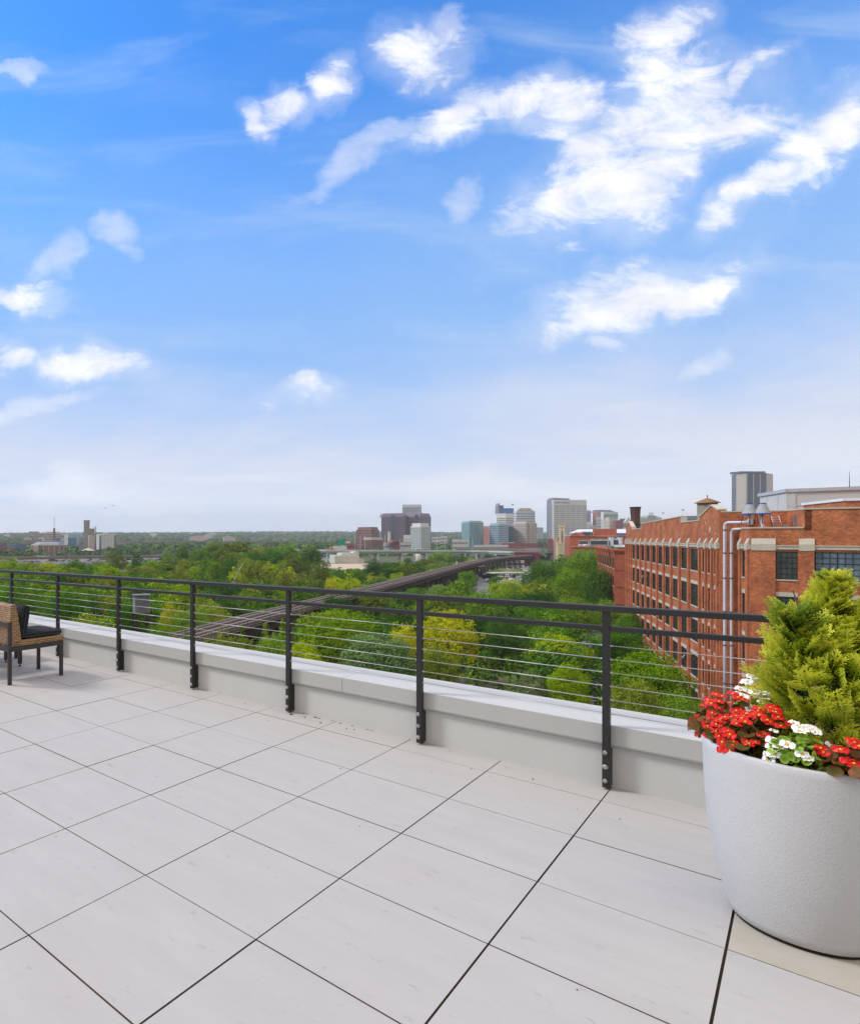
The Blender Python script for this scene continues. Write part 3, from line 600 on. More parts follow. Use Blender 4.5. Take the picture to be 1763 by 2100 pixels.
def band(T,L_,piers,hw=.0):
    xs=[0]+[p[0] for p in piers]+[L_]
    bd.box(0,L_,-.02,.10,.12,.50,0,T); bd.box(.0,L_,-.02,.16,.42,.52,0,T)
    for c,w_,p in piers:
        w2=w_/2+.03
        bd.profile([(c-w2,.0),(c+w2,.0),(c+w2,.62),(c-w2,.62)],T,-.01,p+.06)
        q=[T(c-w2,0,1.16),T(c+w2,0,1.16),T(c+w2,p+.06,.621),T(c-w2,p+.06,.621),T(c-w2,0,.621),T(c+w2,0,.621)]
        bd.add(q,[(0,1,2,3),(0,3,4),(1,5,2),(3,2,5,4)])
band(TL,72.8,piersL); band(TS,4.3,[(.9,.6,.15),(3.5,.75,.15)]); band(TF,22,[(.9,1.62,.14),(3.78,.95,.14),(8.5,1.0,.14),(13.7,1.0,.14)])
bw(bd,'stone_band',m_st)
# white marks set in the gable
for s0,z in ((66.6,2.75),(71.0,2.75),(66.5,1.55),(71.0,1.5)): dm=MB(); dm.box(s0,s0+.16,-.02,.012,z,z+.32,0,TL); bw(dm,'gable_ornament',m_st)
dm=MB(); dm.box(68.6,68.85,-.02,.014,1.75,2.5,0,TL); dm.box(68.4,69.05,-.02,.011,2.0,2.25,0,TL); bw(dm,'gable_ornament',m_st); dm=MB(); dm.box(4.3,4.6,-.02,.012,1.9,2.5,0,TL); bw(dm,'gable_ornament',m_st)
def window_mesh(w_,h,nx,ny,gm,nm='window',bar=.035):
    q=MB(); q.box(-w_/2,w_/2,-.14,-.10,-h,0,0)
    q.box(-w_/2,-w_/2+.06,-.10,-.05,-h,0,1); q.box(w_/2-.06,w_/2,-.10,-.05,-h,0,1); q.box(-w_/2,w_/2,-.10,-.049,-.06,0,1); q.box(-w_/2,w_/2,-.10,-.049,-h,-h+.06,1)
    for i in range(1,nx): x=-w_/2+w_*i/nx; b=bar*(2 if nx>5 and i%3==0 else 1); q.box(x-b/2,x+b/2,-.10,-.062,-h+.03,-.03,1)
    for j in range(1,ny): z=-h*j/ny; b=bar*(1.6 if j==2 else 1); q.box(-w_/2+.03,w_/2-.03,-.10,-.060,z-b/2,z+b/2,1)
    return q.data(nm,[gm,m_mun])
def sillm(w_):
    q=MB(); q.box(-w_/2-.06,w_/2+.06,-.10,.05,-WH-.12,-WH-.001); return q.data('sill',m_st)
def lintm(w_):
    q=MB(); q.box(-w_/2-.02,w_/2+.02,-.10,.012,.001,.41); return q.data('lintel',m_st)
wtypes={}
def wtype(w_,front=False):
    k=(w_,front)
    if k not in wtypes:
        nx=1 if w_<1 else (2 if w_<1.3 else (4 if w_<2 else (5 if not front else 7)))
        g=m_winb if (front and w_>2) else m_win
        wtypes[k]=(window_mesh(w_,WH,nx,5,g),sillm(w_),lintm(w_))
    return wtypes[k]
def put(T,c,z,w_,first,ang,front=False,op=False):
    a,s1,l1=wtype(w_,front); p=T(c,0,z)
    o=inst(a,'window',wh,(p[0]-P0.x,p[1]-P0.y,p[2]-GZ),ang); inst(s1,'sill',o)
    if not first: inst(l1,'lintel',o)
    if op:
        q=MB(); q.box(-.45,.45,-.02,.0,-.5,0,0); q.box(-.47,-.45,-.03,.01,-.5,0,1); q.box(.45,.47,-.03,.01,-.5,0,1); s_o=q.build('open_sash',[m_win,m_mun],o,(.3,.0,-.9)); s_o.rotation_euler=(math.radians(-35),0,0)
angL=math.atan2(-lon.y,-lon.x); angF=math.atan2(fr_.y,fr_.x)
# local +x along the wall, local +y must point outwards (frame depth); rotate so that x=travel, y=-normal then flip depth sign
def flip(me):
    me.transform(Matrix.Diagonal((1,-1,1,1))); me.flip_normals()
for ty in ((.95,False),(3.9,False),(1.25,False),(1.44,True),(3.3,True)):
    for me in wtype(*ty): flip(me)
for r,z in enumerate(ROW):
    for i,(c,w_) in enumerate(longW): put(TL,c,z,w_,r==0,angL,op=(r==3 and i==11) or (r==1 and i==5))
    for c,w_ in sideW: put(TS,c,z,w_,r==0,angL)
    if r<4:
        for c,w_ in frontW[:2]: put(TF,c,z,w_,r==0,angF,True)
# small window in the return wall
q=MB(); q.box(-.75,0,-.01,.02,-.95,0,0,None); q2=q.data('window',[m_winb]); p=TA(2.6,0.01,3.3); o=inst(q2,'window',wh,(p[0]-P0.x,p[1]-P0.y,p[2]-GZ),angL)
# ---- dust collector, ducts, ladder on the warehouse roof
m_blue=mat('blue paint',(.02,.10,.42),.4); m_duct=mat('white duct metal',(.62,.62,.70),.4,.1,var=.05)
def cone(vx,Y,zb,label):
    p=at(vx,1100,Y); o=empty('dust_cyclone',(p.x,p.y,zb),0,label,'dust collector','twin metal dust collector cones on the warehouse roof')
    q=MB(); q.lathe([(.62,.10),(.24,1.02)],n=28); q.lathe([(.24,1.02),(0,1.02)],n=28,sm=False); q.build('cone',m_gal,o)
    q=MB(); q.lathe([(0,0),(.64,0),(.645,.09),(.62,.11)],n=28,sm=False); q.build('base_ring',m_blue,o)
    q=MB(); q.lathe([(.25,1.021),(.25,1.13),(0,1.13)],n=20,sm=False); q.build('cap',m_blue,o)
    q=MB()
    for k in range(4): a=math.pi/4+k*math.pi/2; q.tube([(.5*math.cos(a),.5*math.sin(a),0),(.62*math.cos(a),.62*math.sin(a),2.6-zb-.03)],.03,6)
    q.build('leg',m_mun,o); return p
zc=3.55; c1=cone(1537,62.6,zc,'left of the two galvanised dust collector cones with blue rims on the brick warehouse'); c2=cone(1563.5,61.9,zc,'right of the two galvanised dust collector cones with blue rims on the brick warehouse')
def duct(vx,d,zt,zc_,cx_,cy_,label):
    s=(vx-1483)/(1513-1483)*1.42
    base=Vector(TR(s,d,0)); x,y=base.x,base.y; r=.135
    tgt=Vector((cx_,cy_,0)); dirn=(tgt-Vector((x,y,0))); dirn.z=0; Ln=dirn.length; dirn.normalize()
    pts=[(x,y,GZ+.1),(x,y,-8),(x,y,zt-.32),(x+dirn.x*.08,y+dirn.y*.08,zt-.1),(x+dirn.x*.3,y+dirn.y*.3,zt)]
    e=Ln-.15; pts+=[(x+dirn.x*(e-.3),y+dirn.y*(e-.3),zt),(x+dirn.x*(e+.05),y+dirn.y*(e+.05),zt+.08),(x+dirn.x*(e+.18),y+dirn.y*(e+.18),zt+.3),(x+dirn.x*(e+.06),y+dirn.y*(e+.06),zt+.62),(cx_-.05,cy_,zc_+.02)]
    q=MB(); q.tube(pts,r,14); o=q.build('roof_duct',m_duct,label=label,cat='duct',group='white ducts running down the warehouse wall')
    k=MB()
    for z in (2.0,-.4,-3,-6.5,-10,-14): k.lathe([(r+.03,z-.05),(r+.03,z+.05)],(x,y,0),12); 
    k.build('strap',m_mun,o)
duct(1492,.55,2.78,zc,c1.x,c1.y,'left white duct running down the brick wall from the dust collector')
duct(1502.5,.42,2.10,zc,c2.x,c2.y,'right white duct running down the brick wall from the dust collector')
q=MB(); T=frame(*TC(0,0.0,0)[:2],fr_.x,fr_.y)
for x in (4.06,4.62): 
    a=Vector(T(x-.0,1.0,2.2)); b=Vector(T(x-.25,.5,3.42)); q.tube([a,b],.025,6)
for k in range(5): z=.12+k*.235; t_=z/1.22; q.tube([Vector(T(4.06-.25*t_,1.0-.5*t_,2.2+z)),Vector(T(4.62-.25*t_,1.0-.5*t_,2.2+z))],.018,6)
q.build('ladder',m_duct,label='short white metal ladder leaning on the brick roof wall right of the dust collector',cat='ladder')
p=TC(2.35,.03,3.0); q=MB(); q.cbox(2.1,2.55,.0,.16,2.55,3.15,.02,0,lambda s,d,z:TC(s,d+.003,z)); q.build('junction_box',m_gal,label='small grey metal box on the brick roof wall under the dust collector',cat='utility box')
# ------------------------------------------------------------------ generic block in the warehouse street grid
def blk(name,label,corner,ll,lf,z1,mats,z0=GZ,cat='building',extra=None,parapet=None):
    o=empty(name,(corner.x,corner.y,z0),0,label,cat)
    c=corner; q=MB(); q.prism([(0,0),tuple(fr_*lf),tuple(fr_*lf+lon*ll),tuple(lon*ll)],0,z1-z0); q.build('wall',mats,o); return o
def lf_frame(corner,ll): f=corner+lon*ll; return frame(f.x,f.y,-lon.x,-lon.y)
def ff_frame(corner): return frame(corner.x,corner.y,fr_.x,fr_.y)
def wpart(o,q,name,m): r=q.build(name,m,o); r.location=-o.location; return r
def simple_windows(o,T,cs,zs,w_,h,m=None,arch=False,sill=True):
    q=MB(); q.box(-w_/2,w_/2,-.03,.03,-h,0,0)
    if arch: q.profile([(w_/2*math.cos(a),w_/2*.55*math.sin(a)) for a in [math.pi*i/8 for i in range(9)]],lambda s,d,z:(s,d,z),-.03,.03)
    if w_>.8: q.box(-.03,.03,-.05,.05,-h,0,1)
    q.box(-w_/2,w_/2,-.05,.05,-h/2-.04,-h/2+.04,1)
    me=q.data('window',[m or m_win,m_mun]); s_=MB(); s_.box(-w_/2-.1,w_/2+.1,-.12,.12,-h-.15,-h-.001); sm=s_.data('sill',m_st)
    a0=Vector(T(0,0,0)); a1=Vector(T(1,0,0)); ang=math.atan2(a1.y-a0.y,a1.x-a0.x)
    for z in zs:
        for c in cs:
            p=Vector(T(c,0.02,z))-o.location; w1=inst(me,'window',o,p,ang)
            if sill: inst(sm,'sill',w1)
cC=Vector((107.2,142.8)); o=blk('brick_building','red brick building just behind the long warehouse with a teal coping on its roof block',cC,41,30,-2.1,m_bk2)
q=MB(); T=lf_frame(cC,41); q.box(-.2,41.25,0,.25,-2.6,-2.25,0,T); q.box(-.2,41.35,0,.4,-2.25,-2.0,0,T); T2=ff_frame(cC); q.box(.0,30,0,.25,-2.6,-2.25,0,T2); q.box(0,30,0,.4,-2.24,-1.99,0,T2)
for r in range(4): 
    z=-6.6-3.9*r; q.box(0,30,0,.12,z,z+.18,0,T2)
for i in range(8): x=.6+5.7*i; q.box(x-.35,x+.35,0,.16,GZ+.1,-2.6,0,T)
wpart(o,q,'cornice',m_bk2)
for i in range(7): simple_windows(o,T,[.6+5.7*i+2.85-1.55+1.03*j for j in range(4)],[-3.9] ,.62,2.4)
simple_windows(o,T,[3.45+5.7*i for i in range(7)],[-8.1,-12.2,-16.2],1.5,2.3)
simple_windows(o,T2,[2.6,6.2,9.8],[-4.4,-8.4,-12.4],1.1,2.2)
q=MB(); c2_=cC+lon*1.6+fr_*.4; q.prism([tup(c2_),tup(c2_+fr_*26),tup(c2_+fr_*26+lon*26),tup(c2_+lon*26)],-2.05,-1.5); r_=wpart(o,q,'roof_block',m_bk)
q=MB(); c3=c2_-nL*-.1-fr_*0+nF*.12; q.prism([tup(c3),tup(c3+fr_*26.2),tup(c3+fr_*26.2+lon*26.2),tup(c3+lon*26.2)],-1.499,-1.25); r_=wpart(o,q,'coping',mat('teal painted coping',(.16,.30,.26),.6))
q=MB(); c3=c3+lon*.3+fr_*.3; q.prism([tup(c3),tup(c3+fr_*25.5),tup(c3+fr_*25.5+lon*25.5),tup(c3+lon*25.5)],-1.248,-1.2); wpart(o,q,'roof_membrane',mat('white roof membrane',(.60,.60,.58),.7))
m_hv=mat('pale grey machinery',(.42,.47,.48),.5,.2,var=.25,scale=1.5); m_hvd=mat('dark machinery grille',(.06,.07,.08),.6)
def hvac(vx,Y,zb,w_,d_,h,label,group='rooftop air units on the brick buildings'):
    p=at(vx,1100,Y); o=empty('air_unit',(p.x,p.y,zb),math.atan2(fr_.y,fr_.x),label,'air unit',group)
    q=MB(); q.cbox(-w_/2,w_/2,-d_/2,d_/2,.12,h,.04); q.build('housing',m_hv,o)
    q=MB(); q.box(-w_/2+.15,w_/2-.15,-d_/2-.03,-d_/2+.01,.3,h-.25); q.build('grille',m_hvd,o)
    q=MB(); q.lathe([(.0,h+.12),(w_*.16,h+.12),(w_*.16,h-.01)],(-w_*.22,0,0),12,sm=False); q.lathe([(.0,h+.12),(w_*.16,h+.12),(w_*.16,h-.01)],(w_*.22,0,0),12,sm=False); q.build('fan',m_hvd,o)
    q=MB(); 
    for x in (-w_*.4,w_*.4): q.box(x-.08,x+.08,-d_/2+.05,d_/2-.05,0,.12)
    q.build('base_rail',m_hvd,o)
hvac(1229,152,-1.2,3.6,1.8,1.5,'long pale air unit at the left end of the teal-coped roof'); hvac(1262,152,-1.2,2.4,1.6,1.7,'taller air unit between two white vents on the teal-coped roof'); hvac(1246,165,-1.2,1.6,1.4,1.2,'small air unit at the back of the teal-coped roof')
for vx in (1252.5,1270.5):
    p=at(vx,1100,151); q=MB(); q.cbox(-.35,.35,-.35,.35,0,1.9,.03); q.box(-.45,.45,-.45,.45,1.9,2.05); q.build('roof_vent',m_duct,None,(p.x,p.y,-1.2),label='%s white vent shaft on the teal-coped brick roof'%('left' if vx<1260 else 'right'),cat='vent')
# D: lower block with arched windows and the tall one behind it
cD=Vector((183.4,268.0)); o=blk('brick_building','low red brick block with arched windows showing over the trees below a railed roof deck',cD,40,14,-3.7,m_bk2)
T=lf_frame(cD,40); T2=ff_frame(cD); simple_windows(o,T2,[2.4,5.9,9.4],[-5.6,-10],1.5,2.2,m_winb,True); 
q=MB(); q.box(0,14,0,.3,-4.3,-3.9,0,T2); q.box(0,14,0,.42,-3.9,-3.65,0,T2); q.box(0,40,0,.3,-4.3,-3.9,0,T); q.box(0,40.3,0,.42,-3.9,-3.66,0,T)
for i in range(5): q.box(1+9*i,2+9*i,0,.2,GZ+.1,-4.3,0,T)
wpart(o,q,'cornice',m_bk2)
q=MB()
for i in range(15): x=.3+i*.95; q.tube([T2(x,-.4,-3.6),T2(x,-.4,-2.6)],.03,4)
q.tube([T2(0,-.4,-2.6),T2(14,-.4,-2.6)],.035,4); q.tube([T2(0,-.4,-3.1),T2(14,-.4,-3.1)],.02,4); wpart(o,q,'roof_railing',m_mun)
for k,(vx,dz) in enumerate([(1190,0),(1200,0),(1207,0),(1214,0),(1221,0)]):
    p=at(vx,1100,276+3*k); q=MB(); r=.8+.25*(k%2); q.lathe([(0,1.0),(r*.5,.95),(r,.75),(r,.1),(r*.9,0)],n=12); q.build('exhaust_fan',m_duct if k%2 else m_hv,None,(p.x,p.y,-3.7),label=['first','second','third','fourth','fifth'][k]+' from the left of the white rooftop fans on the railed brick roof',cat='roof fan',group='fans on the railed roof deck')
hvac(1197,284,-3.7,3.6,2,2.6,'boxy grey air unit standing among the fans on the railed brick roof')
cE=at(1168,1100,292); cE=Vector((cE.x,cE.y)); o=blk('brick_building','wide dark red brick warehouse with a tall blank wall behind the railed roof deck',cE,45,32,.7,m_bk2)
T2=ff_frame(cE); T=lf_frame(cE,45); q=MB(); q.profile([(0,.7),(4.4,.7),(2.2,2.6)],T2,-45,.3); wpart(o,q,'gable',m_bk2)
simple_windows(o,T2,[21.5,25.5],[-2.0],1.6,2.4,m_win); 
q=MB(); q.box(17.0,18.8,0,.3,-3.2,-1.0,0,T2); wpart(o,q,'vent',m_hv)
q=MB(); q.box(0,32,0,.18,.45,.72,0,T2); wpart(o,q,'coping',m_bk3)
p=at(1218,1100,300); cP=Vector((p.x,p.y)); q=MB(); q.prism([tup(cP),tup(cP+fr_*8.8),tup(cP+fr_*8.8+lon*8),tup(cP+lon*8)],.6,4.2); q.prism([tup(cP+nF*.2),tup(cP+fr_*8.8+nF*.2),tup(cP+fr_*8.8),tup(cP)],.62,.95,1); pe=q.build('rooftop_penthouse',[m_bk2,m_st],label='plain red brick penthouse block standing on the dark red warehouse roof',cat='penthouse')
hvac(1203,300,.7,4,2.2,2.2,'grey air unit on the dark red warehouse roof left of the penthouse'); hvac(1211.5,299,.7,2,2,2.0,'dark square air unit beside the penthouse')
# white metal roof building
m_wr=mat('white standing seam roof',(.66,.67,.70),.4,.0,var=.04); m_bw=mat('pale blue siding',(.30,.35,.40),.6)
Y=330; cS=at(1177,1100,Y); cS=Vector((cS.x,cS.y)); zS=pz(1093.5,Y); o=blk('metal_roof_shed','large shed with a white metal roof behind the dark red brick warehouse',cS,45,46,zS,m_bw)
T2=ff_frame(cS); T=lf_frame(cS,45); q=MB(); zr=pz(1085.6,Y+12)
def RS(s,r,z): p=cS+fr_*s+lon*r; return (p.x,p.y,z)
q.add([RS(-.5,-.8,zS+.02),RS(47,-.8,zS+.02),RS(47,13,zr),RS(2.6,13,zr),RS(47,45.5,zS+.02),RS(-.5,45.5,zS+.02)],[(0,1,2,3),(3,2,4,5),(5,0,3)]); wpart(o,q,'roof',m_wr)
# ------------------------------------------------------------------ cream chimney tower with vertical lettering
m_cream=mat('cream painted brick',(.60,.50,.30),.8,var=.08,scale=.6,coord='UV'); m_pale=mat('pale concrete',(.52,.50,.45),.85,var=.12,scale=.4,coord='UV'); m_pink=mat('pinkish stucco',(.52,.34,.28),.85,var=.07,scale=.4,coord='UV')
Y=350; p=at(1151.5,1100,Y); o=empty('lettered_chimney',(p.x,p.y,GZ),-.45,'cream square chimney tower with dark letters running down it','chimney')
hw=1.08; zt=pz(1077.4,Y)-GZ
q=MB(); q.box(-hw,hw,-hw,hw,0,zt-1.6); q.build('shaft',m_cream,o)
q=MB(); q.prism([(-hw,-hw),(hw,-hw),(hw,hw),(-hw,hw)],zt-1.6,zt-.9,0,[(-1.4,-1.4),(1.4,-1.4),(1.4,1.4),(-1.4,1.4)]); q.box(-1.45,1.45,-1.45,1.45,zt-.9,zt-.45); q.box(-1.25,1.25,-1.25,1.25,zt-.45,zt); q.build('cap',m_cream,o)
q=MB(); zb=pz(1116,Y)-GZ; q.box(-2.3,1.6,-1.5,2.2,0,zb); q.box(-2.5,1.8,-1.7,2.4,zb,zb+.7); q.box(-1.9,-.9,-1.75,-1.5,0,zb-1); q.box(.1,1.1,-1.75,-1.5,0,zb-1); q.build('base',m_cream,o)
tm=textmesh(list('EDGEWORTH'),1.0,.03,.03,True); tm.materials.append(m_mun); t1=inst(tm,'lettering',o,(0,-hw-.03,pz(1090.5,Y)-GZ)); t1.rotation_euler=(math.pi/2,0,0)
def yfit(me,hh):
    co=[v.co.y for v in me.vertices]; k=hh/(max(co)-min(co)); me.transform(Matrix.Diagonal((1.05,k,1,1)))
yfit(tm,7.4)
Y=366; p=at(1135.2,1100,Y); o=empty('stucco_building',(p.x,p.y,GZ),-math.atan((1141-CX)/F),'tall pinkish stucco building left of the lettered chimney','building'); q=MB(); q.box(0,3.6,0,22,0,pz(1100.5,Y)-GZ); q.box(-.15,3.7,-.15,22,pz(1114,Y)-GZ,pz(1112.8,Y)-GZ); q.build('wall',m_pink,o)
q=MB(); q.box(2.3,3.3,-.05,.1,0,1.6); me=q.data('window',m_win); inst(me,'window',o,(-.2,0,pz(1108,Y)-GZ)); inst(me,'window',o,(.1,0,pz(1115,Y)-GZ)); 
Y=343; p=at(1155.3,1100,Y); o=empty('concrete_tower',(p.x,p.y,GZ),-math.atan((1159-CX)/F),'narrow rough pale concrete block right of the lettered chimney','building'); q=MB(); q.box(0,1.7,0,14,0,pz(1097,Y)-GZ); q.box(.2,1.0,.5,8,pz(1097,Y)-GZ,pz(1095,Y)-GZ); q.box(0,.35,-.2,0,0,pz(1106,Y)-GZ); q.build('wall',m_pale,o)
# ------------------------------------------------------------------ octagonal brick smokestack, wooden tank
Y=160; p=at(1302.5,1100,Y); o=empty('brick_smokestack',(p.x,p.y,GZ),0,'dark octagonal brick smokestack behind the left end of the warehouse parapet','chimney')
zt=pz(1039.5,Y)-GZ; q=MB(); q.lathe([(1.5,0),(.98,zt-4.4),(.96,zt-3.2),(1.0,zt-2.0),(1.1,zt-.4)],n=8,sm=False); q.build('shaft',m_bk3,o); q=MB(); q.lathe([(1.06,zt-4.6),(1.06,zt-4.35),(.98,zt-4.3)],n=8,sm=False); q.lathe([(1.1,zt-.4),(1.2,zt-.3),(1.2,zt),(.0,zt)],n=8,sm=False); q.build('rim',m_mun,o)
Y=150; p=at(1450,1100,Y); zt=pz(1019.5,Y); ze=pz(1031,Y); o=empty('water_tank',(p.x,p.y,GZ),0,'round wooden rooftop water tank with a rusty cone roof','water tank')
m_rust=mat('rusty tin',(.20,.13,.08),.8,scale=1.2,col2=(.36,.16,.06)); m_wood=mat('weathered tank staves',(.16,.17,.14),.85,scale=1,col2=(.27,.20,.12),stretch=(1,1,.3))
q=MB(); q.lathe([(1.87,ze-GZ-6.4),(1.87,ze-GZ+.0),(0,ze-GZ+.01)],n=28); q.build('tank',m_wood,o)
q=MB(); q.lathe([(2.45,ze-GZ-.08),(2.45,ze-GZ),(0,zt-GZ-.1)],n=24); q.build('roof',m_rust,o); q=MB(); q.lathe([(.06,zt-GZ-.2),(.06,zt-GZ+.2),(.16,zt-GZ+.22),(.14,zt-GZ+.42),(0,zt-GZ+.46)],n=8); q.build('finial',m_mun,o)
q=MB()
for k in range(4): a=math.pi/4+k*math.pi/2; q.tube([(1.5*math.cos(a),1.5*math.sin(a),ze-GZ-6.4),(1.8*math.cos(a),1.8*math.sin(a),0)],.12,6)
q.build('leg',m_mun,o)
tm=textmesh('RIVER L',.62,.01,.01)
for v in tm.vertices:                                    # wrap the faded lettering round the tank
    a=(v.co.x+.35)/1.9-math.pi/2-.32; r=1.885+v.co.z; y=v.co.y; v.co=(r*math.cos(a),r*math.sin(a),y)
tm.materials.append(mat('faded white lettering',(.42,.43,.40),.8)); inst(tm,'lettering',o,(0,0,ze-GZ-.85))
# ------------------------------------------------------------------ grey block and orange wedge behind the warehouse
Y=95; cG=Vector((97.5,95.0)); m_gw=mat('off-white precast wall',(.50,.48,.47),.8,var=.04,scale=.3,coord='UV'); o=blk('grey_building','large off-white flat-roofed building behind the warehouse roof at the right',cG,13,40,8.2,m_gw)
T=lf_frame(cG,13); T2=ff_frame(cG); q=MB(); q.box(-.3,13.2,0,.25,8.0,8.5,0,T); q.box(0,40,0,.25,8.0,8.501,0,T2); wpart(o,q,'coping',mat('grey metal coping',(.40,.41,.43),.5))
q=MB()
for x in (3.4,8.7,12.6): q.box(x,x+.35,0,.08,-2,8.0,0,T)
q.box(.3,.9,0,.08,-2,8,0,T2); wpart(o,q,'pilaster',m_gw)
q=MB(); q.box(-.9,.9,-.03,.04,-1.6,0,0); q.box(-.05,.05,-.05,.06,-1.6,0,1); me=q.data('window',[m_winb,m_gw])
for s1 in (6.5,9.6): p=Vector(T(s1,.02,4.3))-o.location; inst(me,'window',o,p,angL)
q=MB(); q.box(2.2,4.9,0,.05,4.9,5.6,0,T2); wpart(o,q,'window_band',m_win)
q=MB(); q.box(0,40,0,.06,5.9,6.05,0,T2); wpart(o,q,'ledge',m_gw)
p=at(1732,1100,80); cO=Vector((p.x,p.y)); o=blk('brick_penthouse','bright orange brick rooftop block with a white edge at the far right',cO,14,14,pz(1026.5,80),m_bk,z0=2,cat='penthouse'); T=lf_frame(cO,14); q=MB(); z=pz(1026.5,80); q.box(-.2,14.2,-.1,.2,z-.05,z+.3,0,T); T2=ff_frame(cO); q.box(0,14,-.1,.2,z-.05,z+.301,0,T2); wpart(o,q,'coping',m_wr)
p=at(1741.5,1100,118); q=MB(); z0=8.2; zt=pz(966,118); q.tube([(0,0,z0),(0,0,zt-2),(0,0,zt)],[.09,.05,.02],6); q.tube([(-.9,0,z0+.7),(.9,0,z0+.7)],.05,6); q.tube([(0,0,z0+1.4),(-.8,.0,z0)],.04,5); q.tube([(0,0,z0+1.4),(.8,0,z0)],.04,5); q.tube([(-1.6,0,z0),(-1.6,0,z0+.5)],.05,5); q.build('antenna_mast',m_mun,None,(p.x,p.y,0),label='thin antenna mast on the off-white flat roof at the far right',cat='antenna')
# ------------------------------------------------------------------ ground, water, roads
m_gr=mat('grass and scrub ground',(.045,.065,.018),.95,scale=.06,col2=(.12,.11,.055))
m_asp=mat('grey asphalt',(.16,.155,.155),.9,var=.2,scale=.15); m_con=mat('pale concrete paving',(.36,.35,.33),.9,var=.12,scale=.1)
m_sand=mat('bare sandy lot',(.50,.39,.29),.95,var=.12,scale=.05,stretch=(1,5,1)); m_wat=mat('river water',(.055,.07,.075),.10,spec=.5,scale=.05,var=.2,bump=.05,bscale=.6)
m_rock=mat('river rocks',(.20,.19,.20),.9,scale=.4,var=.4)
def sheet(name,pts,z,m,kind='structure',**k):
    q=MB(); q.add([(x,y,z) for x,y in pts],[tuple(range(len(pts)))]); return q.build(name,m,kind=kind,**k)
def gp(vx,vy,z=GZ): Y=(H-z)*F/(vy-HY); return (px(vx,Y),Y)
sheet('ground',[(-3400,-250),(6400,-250),(6400,6400),(-3400,6400)],GZ,m_gr)
sheet('river_water',[(-700,455),(-60,470),(70,480),(170,560),(240,690),(110,760),(-40,790),(-300,800),(-900,760)],GZ+.06,m_wat)
sheet('canal_water',[gp(470,1275),gp(640,1275),gp(720,1247),gp(690,1236),gp(600,1236),gp(480,1252)],GZ+.06,m_wat)
sheet('sandy_lot',[gp(655,1183),gp(655,1157),gp(760,1155.5),gp(775,1162),gp(735,1183)],GZ+.07,m_sand)
sheet('road',[gp(955,1285),gp(962,1200),gp(985,1170),gp(1012,1158),(250,520),(262,520),gp(1026,1160),gp(1010,1176),gp(1003,1196),gp(1025,1230),gp(1035,1285)],GZ+.12,m_asp)
sheet('parking_lot',[gp(1003,1199),gp(1012,1176),gp(1026,1160),gp(1090,1158),gp(1110,1200),gp(1100,1215),gp(1020,1215)],GZ+.08,m_con)
sheet('street',[gp(1150,1440),gp(1150,1290),gp(1200,1200),gp(1222,1200),gp(1225,1290),gp(1300,1440)],GZ+.08,m_asp)
sheet('path',[gp(840,1440),gp(860,1392),gp(1050,1392),gp(1100,1440)],GZ+.08,mat('leaf strewn dirt',(.16,.11,.08),.95,scale=.4))
# river rocks below the far bridge (countless)
rk=MB()
for _ in range(900):
    x=random.uniform(-150,60); y=random.uniform(500,620); r=random.uniform(.6,2.4)*(1 if random.random()<.8 else 2); a=random.random()*6
    rk.lathe([(r*1.3,0),(r,.35*r),(r*.4,.5*r),(0,.52*r)],(x,y,GZ),6,a0=a,sm=False)
rk.build('river_rocks',m_rock,kind='stuff',label='pale rocks breaking the shallow river below the left bridge',cat='rocks')
# ------------------------------------------------------------------ railway trestle
m_rs=mat('dark rusty steel',(.035,.025,.022),.8,scale=.8,col2=(.075,.045,.035)); m_tie=mat('weathered sleepers',(.075,.05,.038),.9,scale=.7,stretch=(6,1,1),col2=(.16,.11,.08)); m_rail=mat('rail steel',(.42,.36,.33),.4,.2)
DZ=-14.0
tp=[Vector((-30,43.5)),Vector((7.5,97.5)),Vector((21.7,119)),Vector((43.4,149.5)),Vector((77,198)),Vector((118,257)),Vector((165,325)),Vector((206,382)),Vector((236,418)),Vector((300,480))]
def poly_at(tp,s):
    for a,b in zip(tp[:-1],tp[1:]):
        l_=(b-a).length
        if s<=l_: return a+(b-a)*(s/l_),(b-a)/l_
        s-=l_
    return tp[-1],(tp[-1]-tp[-2]).normalized()
LT=sum((b-a).length for a,b in zip(tp[:-1],tp[1:]))
tr=empty('railway_trestle',(tp[1].x,tp[1].y,GZ),0,'long dark steel railway trestle running away through the trees','trestle')
org=Vector((tp[1].x,tp[1].y,GZ))
def ribbon(q,tp,o0,o1,z0,z1,mi=0):
    n_=len(tp); nr=[]
    for i in range(n_):
        d=(tp[min(i+1,n_-1)]-tp[max(i-1,0)]).normalized(); nr.append(Vector((d.y,-d.x)))
    vs=[]
    for p,n in zip(tp,nr):
        a=p+n*o0; b=p+n*o1; vs+=[(a.x,a.y,z0),(b.x,b.y,z0),(b.x,b.y,z1),(a.x,a.y,z1)]
    fs=[]
    for i in range(n_-1):
        for k in range(4): fs.append((i*4+k,i*4+(k+1)%4,i*4+4+(k+1)%4,i*4+4+k))
    fs+=[(3,2,1,0),tuple((n_-1)*4+k for k in range(4))]; q.add(vs,fs,mi)
def tpart(q,name,m): r=q.build(name,m,tr); r.location=-org; return r
fine_tp=[]
for k in range(61): fine_tp.append(poly_at(tp,LT*k/60)[0])
q=MB(); ribbon(q,fine_tp,-3.3,3.3,DZ-.35,DZ-.02)
s=0
